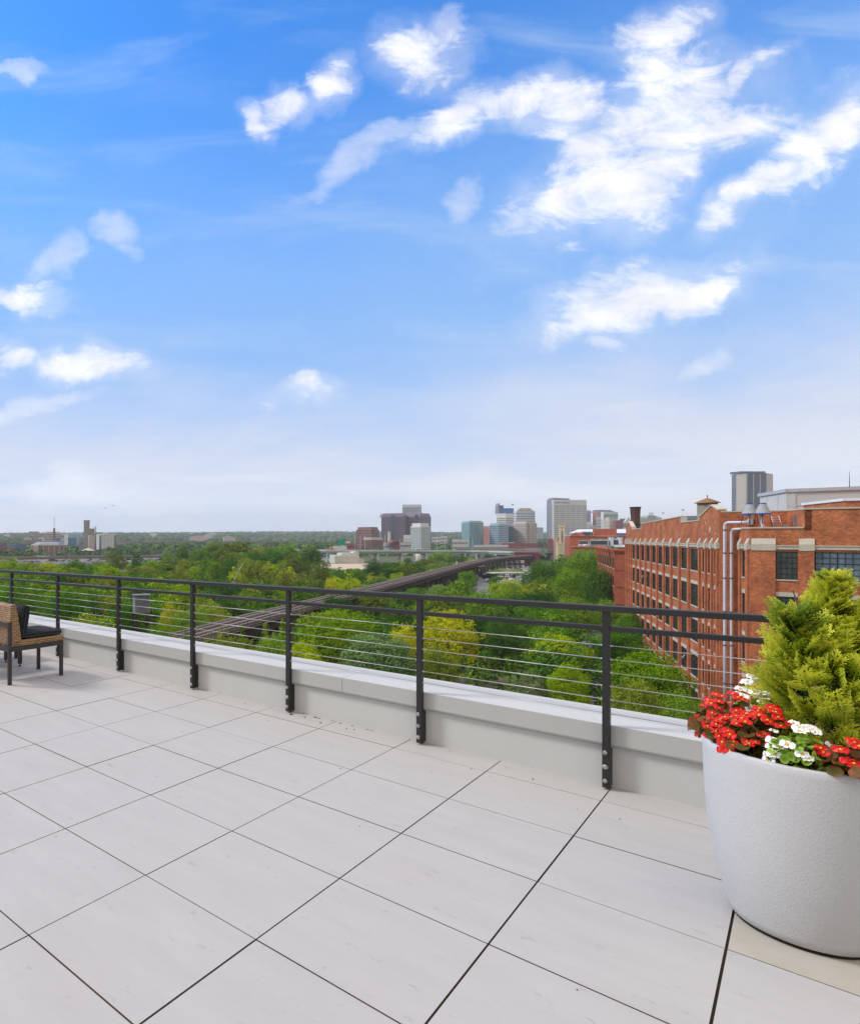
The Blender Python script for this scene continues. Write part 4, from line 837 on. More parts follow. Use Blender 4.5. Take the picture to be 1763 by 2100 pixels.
while s<LT:
    p,d=poly_at(tp,s); n=Vector((d.y,-d.x)); 
    for oo in (-1.75,1.75):
        a=p+n*(oo-1.3)-d*.13; b=p+n*(oo+1.3)-d*.13; c=b+d*.26; e=a+d*.26; z0,z1=DZ-.021,DZ+.13
        q.add([(*a,z0),(*b,z0),(*c,z0),(*e,z0),(*a,z1),(*b,z1),(*c,z1),(*e,z1)],[(4,5,6,7),(0,1,5,4),(1,2,6,5),(2,3,7,6),(3,0,4,7)])
    s+=.62 if s<260 else 1.3
tpart(q,'track_bed',m_tie)
for oo in (-2.47,-1.03,1.03,2.47):
    q=MB(); ribbon(q,fine_tp,oo-.07,oo+.07,DZ+.131,DZ+.31); tpart(q,'rail',m_rail)
for oo in (-3.35,3.2):
    q=MB(); ribbon(q,fine_tp,oo-.02,oo+.17,DZ-1.75,DZ-.36); ribbon(q,fine_tp,oo-.12,oo+.3,DZ-.5,DZ-.37); ribbon(q,fine_tp,oo-.12,oo+.3,DZ-1.9,DZ-1.76)
    for k in range(0,int(LT),3):
        p,d=poly_at(tp,k); n=Vector((d.y,-d.x)); c=p+n*(oo+.075); q.tube([(c.x,c.y,DZ-1.75),(c.x,c.y,DZ-.5)],.14,4,sm=False)
    tpart(q,'girder',m_rs)
q=MB()
for k in range(int(LT/3.2)):
    p,d=poly_at(tp,k*3.2); n=Vector((d.y,-d.x)); c=p+n*3.9
    q.tube([(c.x,c.y,DZ-.3),(c.x,c.y,DZ+.95)],.04,4,caps=False)
ribbon(q,fine_tp,3.88,3.94,DZ+.88,DZ+.96); ribbon(q,fine_tp,3.88,3.94,DZ+.45,DZ+.5); ribbon(q,fine_tp,3.36,4.0,DZ-.34,DZ-.26); tpart(q,'walkway_railing',m_rs)
k=0; s=8.0
while s<LT-10:
    p,d=poly_at(tp,s); n=Vector((d.y,-d.x)); q=MB()
    for e in (0,3.0):
        c=p+d*e
        for sg in (-1,1):
            top=c+n*2.8*sg; bot=c+n*4.0*sg; q.tube([(top.x,top.y,DZ-1.9),(bot.x,bot.y,GZ)],.30,4,sm=False)
        a=c-n*3.4;b=c+n*3.4; q.tube([(a.x,a.y,DZ-2.15),(b.x,b.y,DZ-2.15)],.28,4,sm=False)
        a1=c-n*2.9; b1=c+n*3.9; q.tube([(a1.x,a1.y,DZ-2.4),(b1.x,b1.y,GZ+.8)],.09,4); a1=c+n*2.9; b1=c-n*3.9; q.tube([(a1.x,a1.y,DZ-2.4),(b1.x,b1.y,GZ+.8)],.09,4)
    for sg in (-1,1):
        m1=(DZ+GZ)/2; a=p+n*3.1*sg; b=p+d*3+n*3.7*sg; q.tube([(a.x,a.y,DZ-2.3),(b.x,b.y,m1-1)],.09,4); a=p+d*3+n*3.1*sg; b=p+n*3.7*sg; q.tube([(a.x,a.y,DZ-2.3),(b.x,b.y,m1-1)],.09,4); a=p+n*3.4*sg; b=p+d*3+n*3.4*sg; q.tube([(a.x,a.y,m1-1),(b.x,b.y,m1-1)],.12,4)
    tpart(q,'bent',m_rs); s+=11.5; k+=1
# signal gantry, platforms
def signal(vx,vtop,label):
    # along the track at that bearing
    best=min(fine_tp,key=lambda p:abs(CX+F*p.x/p.y-vx)); Y=best.y; p=best; o=empty('rail_signal',(p.x-3.6,p.y+2,DZ),0,label,'rail signal','white signal masts standing on the trestle'); h=pz(vtop,Y)-DZ
    q=MB(); q.box(-.25,.25,-.25,.25,-.3,h); q.build('mast',m_pale,o); q=MB(); q.box(-.55,.55,-.3,.3,h*.45,h*.75); q.box(-.5,.5,-.3,.3,h*.82,h); q.build('signal_head',m_hvd,o); q=MB(); q.box(-1.2,1.2,-.7,.7,-.5,-.31); q.build('platform',m_pale,o)
signal(985,1143,'white railway signal mast beside the trestle track, nearer of the two'); signal(956,1143,'white railway signal mast farther left near the highway piers')
# ------------------------------------------------------------------ concrete and steel ruin
m_graf=mat('stained painted concrete',(.07,.07,.075),.85,scale=.5,col2=(.24,.25,.27),stretch=(1,1,.35))
Y=98; p=at(289,1219,Y); o=empty('signal_tower_ruin',(p.x,p.y,GZ),.25,'derelict grey concrete box on rusty legs among the trees at the left','tower')
zt=p.z-GZ; q=MB(); q.box(-1.15,1.25,-.9,.9,zt-2.9,zt-.15); q.box(-1.35,1.4,-1.1,1.1,zt-.149,zt)
for x in (-1.0,-.35,.3,.95): q.box(x-.09,x+.09,-1.0,-.9,zt-2.8,zt-.3)
q.build('cabin',m_graf,o)
for x,y in ((-1.05,-.8),(1.1,-.8),(1.1,.8),(-1.05,.8)): q=MB(); q.box(x-.13,x+.13,y-.13,y+.13,0,zt-2.9); q.build('leg',m_rs,o)
q=MB(); 
for a,b in (((-1.05,-.8,zt-5.2),(1.1,-.8,zt-5.2)),((-1.05,-.8,zt-3.2),(1.1,-.8,zt-5.1)),((1.1,-.8,zt-3.2),(-1.05,-.8,zt-5.1)),((-1.05,-.8,zt-5.3),(1.1,-.8,zt-9))): q.tube([a,b],.08,4)
q.build('brace',m_rs,o); q=MB()
for k in range(14): z=zt-3.6-k*.55; q.tube([(1.45,-.8,z),(1.8,-.8,z)],.03,4)
q.tube([(1.45,-.8,1),(1.45,-.8,zt-3)],.04,4); q.tube([(1.8,-.8,1),(1.8,-.8,zt-3)],.04,4); q.build('ladder',m_rs,o)
# ------------------------------------------------------------------ elevated highways and river bridges
m_grn=mat('pale green bridge steel',(.23,.31,.29),.6,var=.1,scale=.05); m_wcd=mat('weathered parapet concrete',(.45,.48,.46),.85,var=.1,scale=.1); m_wc=mat('white concrete',(.55,.55,.54),.85,var=.1,scale=.1); m_bc=mat('brownish concrete',(.22,.19,.165),.9,var=.2,scale=.1)
def bridge(name,label,pts,z,wd,dep,pstep,md,mp,cap=True,pw=1.2,zb=GZ,rail_=True,group=None,ppair=True):
    tp=[Vector(p) for p in pts]; o=empty(name,(tp[0].x,tp[0].y,zb),0,label,'bridge',group); og=Vector((tp[0].x,tp[0].y,zb)); LL=sum((b-a).length for a,b in zip(tp[:-1],tp[1:]))
    ft=[poly_at(tp,LL*k/40)[0] for k in range(41)]
    q=MB(); ribbon(q,ft,-wd/2,wd/2,z-.35,z); ribbon(q,ft,-wd/2-.25,-wd/2-.001,z-.4,z+.8); ribbon(q,ft,wd/2+.001,wd/2+.25,z-.4,z+.8); r=q.build('deck',m_wcd if md is m_grn else md,o); r.location=-og
    q=MB()
    for k in range(4): oo=-wd/2+.6+(wd-1.2)*k/3; ribbon(q,ft,oo-.25,oo+.25,z-.351-dep,z-.351)
    r=q.build('girder',md,o); r.location=-og
    n_=int(LL/pstep)
    for k in range(n_+1):
        p,d=poly_at(tp,min(LL-1,k*pstep+.5)); n=Vector((d.y,-d.x)); q=MB()
        for sg in ((-1,1) if ppair else (0,)):
            c=p+n*wd*.3*sg; q.tube([(c.x,c.y,zb-.5),(c.x,c.y,z-.35-dep-(1.2 if cap else 0))],pw,8,sm=False)
        if cap: a=p-n*wd*.46; b=p+n*wd*.46; q.tube([(a.x,a.y,z-.37-dep-.6),(b.x,b.y,z-.37-dep-.6)],.8,4,sm=False)
        r=q.build('pier',mp,o); r.location=-og
    return o
bridge('elevated_highway','pale green elevated highway curving past the city centre on white piers',[(px(590,560),560),(px(666,530),530),(px(760,522),522),(px(860,520),520),(px(960,512),512),(px(1010,500),500),(px(1045,482),482),(px(1080,478),478)],-12.2,11,1.5,20,m_grn,m_wc,pw=.85)
bridge('elevated_highway','brownish elevated highway crossing above the end of the trestle',[(px(940,620),620),(px(1000,600),600),(px(1060,580),580),(px(1110,565),565),(px(1160,560),560)],-12.6,14,2.1,40,m_bc,m_bc,pw=1.8)
bridge('elevated_highway','lower green ramp passing under the brownish highway',[(px(900,700),700),(px(1000,660),660),(px(1075,640),640),(px(1160,640),640)],-20.5+3,10,1.4,30,m_grn,m_wc,pw=.8)
bridge('river_bridge','long low concrete road bridge over the river at the left',[(px(-60,500),500),(px(41,520),520),(px(150,540),540),(px(215,545),545),(px(330,560),560),(px(420,600),600),(px(640,700),700),(px(690,720),720)],-17.6,13,1.3,34,m_bc,m_bc,pw=1.5)
bridge('river_bridge','nearer of the two long thin bridges low in front of the far hills',[(px(200,1560),1560),(px(660,1500),1500),(px(760,1480),1480)],-14.5,14,3.0,75,m_bc,m_bc,pw=2.5)
bridge('river_bridge','farther of the two long thin bridges low in front of the far hills',[(px(300,2300),2300),(px(660,2200),2200),(px(760,2150),2150)],-10,16,4,110,m_bc,m_wc,pw=3)
# concrete ruin by the sandy lot
p=at(686,1135,505); o=empty('concrete_ruin',(p.x,p.y,GZ),0,'low windowless grey concrete structure by the sandy lot','building'); q=MB(); k=505/F
q.box(0,50*k,0,14,0,pz(1139,505)-GZ); q.box(17*k,49*k,3,16,0,pz(1134.5,505)-GZ); q.box(50*k+.01,62*k,2,12,0,pz(1147.5,505)-GZ); q.box(44*k,54*k,5,18,0,pz(1132,505)-GZ); q.box(-.3,50*k+.3,-.25,0,4.9,5.25)
q.build('wall',m_pale,o)
# pale service building, box buildings under the highways
m_lp=mat('light painted wall',(.52,.51,.48),.85,var=.08,scale=.1)
def tower(name,label,pts,ytop,floors,cols,wall,gls,gf=.55,pf=.0,topf=.06,botz=GZ,depth=30,cat='building',prot=.5,roof=None,vis=None,baseY=None,botf=.0,group=None,into=None):
    """skyline building: the visible facades run left to right through pts=(vx,Y); glass strips per storey, spandrels and piers proud of them"""
    V_=[Vector((px(a,y),y)) for a,y in pts]; mid=V_[len(V_)//2]; zt=pz(ytop,mid.y); cen=sum(V_,Vector((0,0)))/len(V_); rad=cen.normalized()
    if into: o=into; og=Vector((cen.x,cen.y,botz)); shift=og-into.location
    else: o=empty(name,(cen.x,cen.y,botz),0,label,cat,group); og=Vector((cen.x,cen.y,botz)); shift=None
    hgt=zt-botz
    back=[v+rad*depth for v in V_[::-1]]
    q=MB(); q.prism([tup(v-og.xy) for v in V_+back],0,hgt,0)
    z0f=hgt*botf; zT=hgt*(1-topf); fh=(zT-z0f)/floors
    segs=[]
    for i,(a,b) in enumerate(zip(V_[:-1],V_[1:])): segs.append((frame(a.x-og.x,a.y-og.y,b.x-a.x,b.y-a.y),(b-a).length,cols[i] if isinstance(cols,(list,tuple)) else cols))
    mi=1 if roof else 0
    for si,(T,ln,nc) in enumerate(segs):
        e=.001*si; q.box(-.1*si,ln,0,prot,zT+e,hgt+.3+e,0,T)
        if z0f>0: q.box(-.1*si,ln,0,prot,0,z0f+e,0,T)
        for f_ in range(floors):
            zb=z0f+f_*fh; q.box(.01,ln-.01,0,prot*.9,zb+e,zb+fh*(1-gf)+e,0,T)
        if pf>0:
            w_=ln/nc; pw=w_*pf
            for c in range(nc+1): x=c*w_; q.box(max(0,x-pw/2),min(ln,x+pw/2),.0,prot*.97,z0f,zT,0,T)
    wo=q.build(name if into else 'wall',[wall],o)
    if into: wo.location=shift; o=wo
    for f_ in range(floors):
        g=MB(); zb=z0f+f_*fh
        for si,(T,ln,nc) in enumerate(segs): g.box(.05,ln-.05,.0,.12,zb+fh*(1-gf)-.05,zb+fh,0,T)
        g.build('window_band',gls,o)
    if roof:
        r=MB(); r.prism([tup(v-og.xy+(cen-v)*.12) for v in V_]+[tup(v-og.xy-(v-cen)*.1) for v in back],hgt+.31,hgt+.31+roof,0); r.build('roof_plant',wall,o)
    return o,hgt,segs,og
def cm(name,c,**k): return mat(name,c,.7,var=.08,scale=.05,**k)
m_g1=mat('dark office glass',(.03,.04,.055),.15,spec=.6,scale=.08,col2=(.07,.09,.12)); m_nav=mat('navy glass',(.020,.028,.055),.45,spec=.25,scale=.05); m_nav2=mat('grey navy glass',(.035,.05,.085),.4,spec=.3,scale=.05); m_g2=mat('teal office glass',(.06,.20,.24),.12,spec=.6,scale=.04,col2=(.16,.34,.38)); m_g3=mat('blue office glass',(.05,.12,.22),.12,spec=.6,scale=.03,col2=(.14,.22,.32)); m_g4=mat('mirror blue glass',(.03,.15,.36),.15,spec=.6,scale=.03,col2=(.05,.20,.42)); m_g5=mat('pale glass',(.28,.38,.42),.15,spec=.6,scale=.04,col2=(.40,.48,.52))
m_wp=cm('white tower concrete',(.62,.61,.60)); m_tan=cm('tan concrete',(.47,.41,.35)); m_purp=cm('purple granite',(.17,.115,.16)); m_brn=cm('brown brick far',(.22,.11,.09)); m_sal=cm('salmon brick',(.42,.19,.15)); m_gry=cm('grey tower stone',(.24,.25,.29)); m_bei=cm('beige stone',(.50,.44,.36)); m_mans=mat('slate mansard',(.10,.11,.16),.6,scale=.1); m_gsil=mat('grey silo concrete',(.33,.30,.25),.9,scale=.06,col2=(.24,.23,.22),stretch=(1,1,.3)); m_dred=cm('dark red brick far',(.24,.07,.07)); m_lred=cm('red brick far',(.30,.09,.08))
b3=lambda x:666.4+.20354*x
b4=lambda x:897.1+.20354*x
b5=lambda x:1050.9+.20354*x
b1=lambda x:.20354*x
y3=lambda y:1015+.20354*y
y5=lambda y:999.6+.20354*y
y1=lambda y:1025.3+.20354*y
# centre group
tower('office_building','brown brick office block with a grey hip roof left of the purple twin towers',[(b3(315),955),(b3(470),930),(b3(543),950)],y3(352),8,[10,5],m_brn,m_g1,.45,.35,.02,roof=4)
o,h,sg,og=tower('office_building','smaller brick block with a beige top floor in front of the brown hip-roofed one',[(b3(388),850),(b3(480),842),(b3(573),850)],y3(432),6,[8,8],m_brn,m_g1,.45,.35,.14)
q=MB(); 
for T,ln,nc in sg: q.box(0,ln,.5,.8,h*.84,h+.5,0,T)
q.build('top_storey',m_bei,o)
tower('office_tower','pale framed tower with a glass face rising behind the purple twin towers',[(b3(778),1450),(b3(940),1440),(b3(967),1460)],y3(98),20,[10,2],m_wp,m_g3,.75,.22,.07,prot=1)
for k,(a,m_,b,mid) in enumerate([(567,700,822,683),(822,900,1064,925)]):
    o,h,sg,og=tower('office_tower','%s half of the purple granite twin tower with a dark glass strip up its middle'%('left' if k==0 else 'right'),[(b3(a),1155),(b3(m_+100 if k==0 else m_+60),1135),(b3(b),1160)],y3(218),18,[14,5],m_purp,m_g1,.48,.42,.015,depth=40,group='halves of the purple twin tower')
    q=MB(); pts=[Vector((px(b3(v),y),y))-og.xy for v,y in ((a,1155.5),(m_+100 if k==0 else m_+60,1135.5),(b,1160.5))]; cen=sum(pts,Vector((0,0)))/3; bk=[p+Vector((10,38)) for p in pts[::-1]]
    top=[p*.86 if i<3 else p*.9 for i,p in enumerate(pts+bk)]; q.prism([tup(p) for p in pts+bk],h+.31,h+6.4,0,[tup(p) for p in top]); q.build('roof',mat('purple slate roof',(.20,.15,.20),.6),o)
    T,ln,nc=sg[0]; fx=(b3(mid)-b3(a))/(b3((m_+100 if k==0 else m_+60))-b3(a))*ln; q=MB(); q.box(fx-3,fx+3,.5,1.6,0,h+1.5,0,T); q.profile([(fx+3*math.cos(t),h+1.5+3*math.sin(t)) for t in [math.pi*i/8 for i in range(9)]],T,.5,1.6); q.build('glass_strip',m_g1,o)
tower('apartment_tower','glass-balconied apartment block with a white corner in front of the right purple tower',[(b3(864),805),(b3(965),790),(b3(1056),800)],y3(318),13,[7,5],m_wp,m_g2,.62,.14,.04,prot=.8,roof=4)
tower('office_building','white block with a blue top storey between the apartment block and the purple tower',[(b3(790),950),(b3(868),945)],y3(405),4,5,m_wp,m_g3,.3,.5,.25)
p=at(b3(647),1100,800); q=MB(); q.lathe([(2.3,0),(1.7,pz(y3(370),800)-GZ)],n=10,sm=False); q.lathe([(1.72,pz(y3(372),800)-GZ),(0,pz(y3(370),800)-GZ)],n=10,sm=False); q.build('smokestack',m_pale,None,(p.x,p.y,GZ),label='plain pale concrete smokestack in front of the purple towers',cat='chimney')
for (a,b,yt,yb,Y,m_,lab) in [(590,690,486,520,700,m_wp,'long low white building behind the elevated highway below the smokestack'),(690,758,482,522,690,m_dred,'small dark red brick building with an arched roof behind the elevated highway'),(757,865,478,530,720,m_lp,'low pale industrial building behind the elevated highway below the apartment block'),(200,318,492,540,720,m_lred,'low red brick row behind the left end of the elevated highway'),(160,255,468,500,900,m_wp,'low white terminal building left of the brown brick office block'),(1280,1442,450,515,850,m_wp,'white multi-storey car park left of the teal glass office block'),(890,955,600,660,560,m_lp,'small pale shed under the elevated highway beside the tank'),(1075,1160,425,455,1400,m_wp,'white clapboard row on the hill right of the apartment block'),(1160,1228,418,450,1450,m_wp,'second white row on the hill, farther right')]:
    r_=tower('low_building',lab,[(b3(a),Y),(b3(b),Y)],y3(yt),2 if yb-yt<70 else 4,max(4,int((b-a)/16)),m_,m_g1,.45,.4,.2,depth=16,prot=.3)
    if a==690: archb=r_[0]
p=at(b3(722),y3(482),689); q=MB(); q.profile([(4.6*math.cos(t)*1.3,2.0*math.sin(t)) for t in [math.pi*i/10 for i in range(11)]],lambda s,d,z:(s,-d,z),-14,.4); arch_o=q.build('roof',m_dred,archb,Vector((p.x,p.y,p.z+.35))-archb.location)
p=at(b3(937),1150,560); q=MB(); q.lathe([(2.6,0),(2.6,5.2),(1.6,6.0),(0,6.1)],n=20); q.build('storage_tank',m_pale,None,(p.x,p.y,GZ),label='white cylindrical storage tank between the elevated highway piers',cat='tank')
# right group
tower('office_tower','teal glass office block with a white left face',[(b4(243),1005),(b4(318),985),(b4(415),990),(b4(458),1010)],1015+.20354*275,14,[5,5,3],m_g5,m_g2,.8,.06,.02,depth=35,roof=2)
tower('apartment_tower','plain salmon brick tower right of the teal glass block',[(b4(459),1160),(b4(522),1150)],1015+.20354*337,12,5,m_sal,m_g1,.35,.6,.05,roof=4)
tower('office_building','glass office block with blue ribbon windows below the white ribbed tower',[(b4(523),985),(b4(615),970),(b4(710),980)],1015+.20354*300,11,[5,5],m_g5,m_g3,.62,.05,.05,roof=2)
tower('office_building','darker glass wing joined to the right of the ribbon-windowed block',[(b4(710),1000),(b4(757),995)],1015+.20354*318,10,3,m_g3,m_g1,.5,.1,.02)
crt,_,_,_=tower('office_tower','white ribbed office tower carrying a stepped blue glass crown',[(b4(596),1250),(b4(690),1235),(b4(765),1245)],1015+.20354*188,16,[4,4],m_wp,m_g1,.42,.05,.14)
tower('glass_crown','',[(b4(618),1252),(b4(765),1247)],1015+.20354*135,3,8,m_g4,m_g4,.9,.03,.03,botz=pz(1015+.20354*189,1250),depth=26,into=crt)
tower('glass_crown','',[(b4(610),1251),(b4(664),1248)],1015+.20354*106,3,4,m_g4,m_g4,.9,.03,.03,botz=pz(1015+.20354*134.5,1250),depth=22,into=crt)
p=at(b4(612),1015+.20354*85,1249); q=MB(); q.profile([(-1.2,0),(2.4,0),(2.4,19),(3.2,21.5),(1,21.2),(-.8,16)],lambda s,d,z:(s,-d,z),-10,.4); q.build('tower_fin',m_gry,crt,Vector((p.x,p.y,p.z-21))-crt.location)
wft=None
for k,(a,b,yt,yb,lab) in enumerate([(768,980,165,300,'white stepped office tower with long curved ribbon windows'),(784,961,150,165,'upper white setback carrying gold lettering'),(803,941,133,150,'topmost white setback with two dark roof units')]):
    r_=tower('office_tower' if k==0 else 'setback',lab,[(b4(a),1356),(b4(a+25),1346),(b4(b-25),1346),(b4(b),1356)],1015+.20354*yt,13 if k==0 else 1,[1,1,1],m_wp,m_g3,.36 if k==0 else .2,0,.06 if k==0 else .35,botz=GZ if k==0 else pz(1015+.20354*yb-.1,1350),depth=30,into=wft)
    if k==0: wft=r_[0]
tower('hotel_tower','tan slab tower of tight window rows in front of the white stepped tower',[(b4(757),1010),(b4(890),985),(b4(936),985),(b4(997),1000)],1015+.20354*285,15,[14,1,6],m_tan,m_g1,.5,.36,.04,roof=3)
tower('office_building','small far grey-blue block right of the tan slab tower',[(b4(998),1700),(b4(1064),1690)],1015+.20354*335,7,9,m_gry,m_g5,.5,.3,.05,roof=2)
tower('office_tower','dark grey stone tower behind the left edge of the big white grid tower',[(b4(1101),1330),(b4(1160),1305),(b4(1343),1330)],1015+.20354*44,24,[3,8],m_gry,m_g1,.4,.5,.02,roof=3)
o,h,sg,og=tower('office_tower','big white tower with a regular grid of dark windows and a blank lettered top band',[(b4(1155),1195),(b4(1165),1180),(b4(1497),1180)],1015+.20354*52,22,[1,36],m_wp,m_g1,.52,.30,.115,prot=.8)
T,ln,nc=sg[1]; q=MB()
for k in range(7): x=ln*k/6; q.box(max(0,x-.55),min(ln,x+.55),.8,1.3,0,h*.885,0,T)
q.build('wide_pier',m_wp,o)
m_navy=mat('navy lettering',(.02,.03,.10),.6); m_redl=mat('red emblem',(.55,.03,.04),.6); m_gold=mat('gold lettering',(.50,.28,.04),.5)
tm=textmesh('BANK OF AMERICA',3.1,.1,.05); tm.materials.append(m_navy); pp=T(ln*.26,.95,h*.94-.6); t1=inst(tm,'lettering',o,pp); a1=Vector(T(1,0,0))-Vector(T(0,0,0)); t1.rotation_euler=(math.pi/2,0,math.atan2(a1.y,a1.x))
q=MB(); 
for k in range(3): q.profile([(ln*.45-2.2+k*1.1,h*.94),(ln*.45-.9+k*1.1,h*.94-.9),(ln*.45+.2+k*1.1,h*.94),(ln*.45-.9+k*1.1,h*.94+.9)],T,.9,1.0+.05*k,1 if k==1 else 0)
q.build('emblem',[m_redl,m_navy],o)
tm=textmesh('WELLS FARGO',4.4,.1,.06); tm.materials.append(m_gold); p=at(b4(873),1015+.20354*160,1343); t1=inst(tm,'lettering',wft,p-wft.location); t1.rotation_euler=(math.pi/2,0,0)
tower('office_tower','narrow old grey stone tower with a crown just right of the big white grid tower',[(b4(1500),1400),(b4(1543),1395)],1015+.20354*170,14,4,m_gry,m_g1,.45,.5,.06,roof=3)
for (a,b,yt,Y,m_,fl,nc,lab) in [(1495,1552,272,1250,m_wp,6,5,'low white block at the foot of the grey stone tower'),(1540,1602,310,1230,m_pale,4,7,'low pale block with small dark windows right of it'),]:
    tower('low_building',lab,[(b4(a),Y),(b4(b),Y)],1015+.20354*yt,fl,nc,m_,m_g1,.3,.6,.1,depth=20)
tower('office_tower','reddish tower with a dark notch left of the slate-roofed block',[(b5(808),1330),(b5(865),1310),(b5(890),1320)],y5(240),16,[3,2],m_sal,m_g1,.55,.35,.05)
o,h,sg,og=tower('office_tower','wide reddish block with a dark blue slate hip roof',[(b5(862),1350),(b5(1048),1350)],y5(252),12,10,m_sal,m_g1,.45,.5,.05); q=MB(); a,b=px(b5(878),1350)-og.x,px(b5(1048),1350)-og.x; q.prism([(a,1350-og.y),(b,1350-og.y),(b,1378-og.y),(a,1378-og.y)],h+.31,h+5.8,0,[(a+1,1358-og.y),(b-9,1358-og.y),(b-9,1370-og.y),(a+1,1370-og.y)]); q.build('roof',m_mans,o)
o,h,sg,og=tower('office_tower','white stone tower with a glazed top storey and tall window slots',[(b5(890),1255),(b5(915),1240),(b5(1060),1250)],y5(248),10,[1,6],m_wp,m_g1,.5,.62,.24); T,ln,nc=sg[1]; q=MB(); q.box(ln*.03,ln*.97,.5,.62,h*.8,h*.94,0,T); q.build('top_glazing',m_g2,o)
tower('low_building','small old white block with a domed corner in front of the white stone tower',[(b5(836),1190),(b5(890),1185)],y5(306),9,5,m_wp,m_g1,.4,.6,.08,roof=1.5)
tower('low_building','plain beige block in front of the white stone tower',[(b5(928),1130),(b5(975),1120),(b5(1024),1125)],y5(318),8,[5,1],m_bei,m_g1,.35,.62,.1,roof=3)
tower('low_building','dark red brick block with a stone corner right of the beige block',[(b5(1018),1080),(b5(1040),1075),(b5(1112),1080)],y5(345),6,[2,8],m_dred,m_dred,.3,.8,.1,roof=2)
tower('low_building','far dark red block behind the gabled glass hall',[(b5(1078),1400),(b5(1148),1400)],y5(316),8,8,m_dred,m_g1,.4,.5,.05)
o,h,sg,og=tower('glass_hall','pale blue-grey glass hall with pointed gables left of the smokestack',[(b5(1112),1000),(b5(1200),995),(b5(1300),1000)],y5(345),4,[5,6],m_lp,m_g3,.62,.15,.06); q=MB(); 
for (vx,) in ((1165,),): T,ln,nc=sg[0]; q.profile([(ln*.25,h+.35),(ln*.98,h+.35),(ln*.62,h+7.2)],T,-12,.4)
q.build('gable',m_lp,o)
o,h,sg,og=tower('hotel','old stone hotel with green copper roofs under an open lattice rooftop sign',[(b5(1283),1420),(b5(1500),1420)],y5(308),5,20,m_bei,m_g1,.4,.6,.1); q=MB(); a,b=px(b5(1285),1420)-og.x,px(b5(1350),1420)-og.x
for a,b in ((1285,1345),(1440,1500)): xa,xb=px(b5(a),1420)-og.x,px(b5(b),1420)-og.x; q.prism([(xa,1420-og.y),(xb,1420-og.y),(xb,1440-og.y),(xa,1440-og.y)],h+.31,h+3.4,0,[(xa+4,1426-og.y),(xb-2,1426-og.y),(xb-2,1434-og.y),(xa+4,1434-og.y)])
q.build('copper_roof',mat('green copper',(.16,.28,.24),.7),o); q=MB(); xa,xb=px(b5(1355),1420)-og.x,px(b5(1440),1420)-og.x; q.box(xa,xb,-3,12,h+.32,h+5.0,0); q.build('attic_storey',m_bei,o)
sg_o=empty('rooftop_sign',(px(b5(1397),1416),1416,pz(y5(290),1416)),0,'open lattice rooftop sign of three lines of letters on the old hotel','sign')
for i,(tx_,sz,zz) in enumerate((('HOTEL',3.4,5.9),('JOHN',3.4,2.9),('MARSHALL',3.7,-.3))):
    tm=textmesh(tx_,sz,.08,.05); tm.materials.append(m_mun); t1=inst(tm,'lettering',sg_o,(0,0,zz)); t1.rotation_euler=(math.pi/2,0,0)
q=MB(); 
for x in (-8,-4,0,4,8): q.tube([(x,.5,-2),(x,.5,9 if abs(x)<5 else 3)],.12,4)
q.build('sign_frame',m_mun,sg_o)
o,h,sg,og=tower('office_tower','tall pale tower of dark glass bays with chamfered corners behind the warehouse roof',[(1500.2,1420),(1509.6,1385),(1530.2,1370),(1571,1370),(1583.6,1395)],970.5,22,[1,1,3,1],m_nav,m_nav2,.62,.0,.03,depth=45,prot=.3)
q=MB()
for i in (1,3): T,ln,nc=sg[i]; q.box(.0,ln,.3,.9,0,h-1,0,T)
T,ln,nc=sg[2]
for k in range(4): x=ln*k/3; q.box(max(0,x-.8),min(ln,x+.8),.3,1.2,0,h-2,0,T)
q.build('stone_pier',m_tan,o); q=MB(); T,ln,nc=sg[2]; q.box(-8,ln+4,-30,-6,h+.31,h+5,0,T); q.build('roof_plant',m_g1,o)
tower('low_building','low pale far blocks seen through the notch in the warehouse parapet',[(1398,1500),(1436,1500)],1058,4,9,m_gry,m_g1,.4,.3,.1)
# near the end of the trestle
m_red2=brick('painted red brick',(.27,.06,.055),(.21,.045,.045),(.25,.12,.11),bw=.4,rh=.15,patch=.3)
Y=470; x0,x1=px(b4(775),Y),px(b4(1028),Y); o=empty('brick_building',(x0,Y,GZ),-math.atan((b4(900)-CX)/F),'low maroon brick building with rooftop machinery at the end of the trestle','building'); x1=x0+(x1-x0)*.84; h=pz(1015+.20354*577,Y)-GZ; q=MB(); q.box(0,x1-x0,0,26,0,h); q.box(-.2,x1-x0+.2,-.2,0,h-.5,h+.05); q.build('wall',m_red2,o)
q=MB(); q.box(-.5,.5,-.03,.05,-1.5,0); me=q.data('window',m_win)
for k in range(8): inst(me,'window',o,(1.6+k*2.75,-.03,h-1.6))
q=MB(); q.box(6.5,17.5,6,20,h+.001,h+2.4); q.box(2,4,3,6,h+.001,h+1.4); q.box(19,21,4,8,h+.001,h+1.6); q.build('roof_plant',m_gry,o)
q=MB(); x0_,x1_=px(b4(500),560),px(b4(530),560)
tower('low_building','long flat-roofed white building with a row of dark windows beyond the highway',[(b4(366),760),(b4(710),760)],1015+.20354*505,1,44,m_wp,m_g1,.45,.25,.3,botz=-20,depth=12,prot=.2,group=None)
tower('low_building','long low brick range right of the flat white building beyond the highway',[(b4(640),800),(b4(1016),800)],1015+.20354*487,2,34,m_lred,m_g1,.4,.5,.12,depth=12,prot=.2)
tower('low_building','turquoise-roofed low building in front of the tan slab tower',[(b4(630),840),(b4(770),840)],1015+.20354*478,1,10,m_lp,m_g2,.5,.3,.3,depth=14,prot=.2)
tower('low_building','pale open-sided shed with parked cars at the end of the car park',[(b4(690),440),(b4(870),440)],1015+.20354*662,1,6,m_lp,m_g1,.4,.08,.35,depth=10,prot=.3)
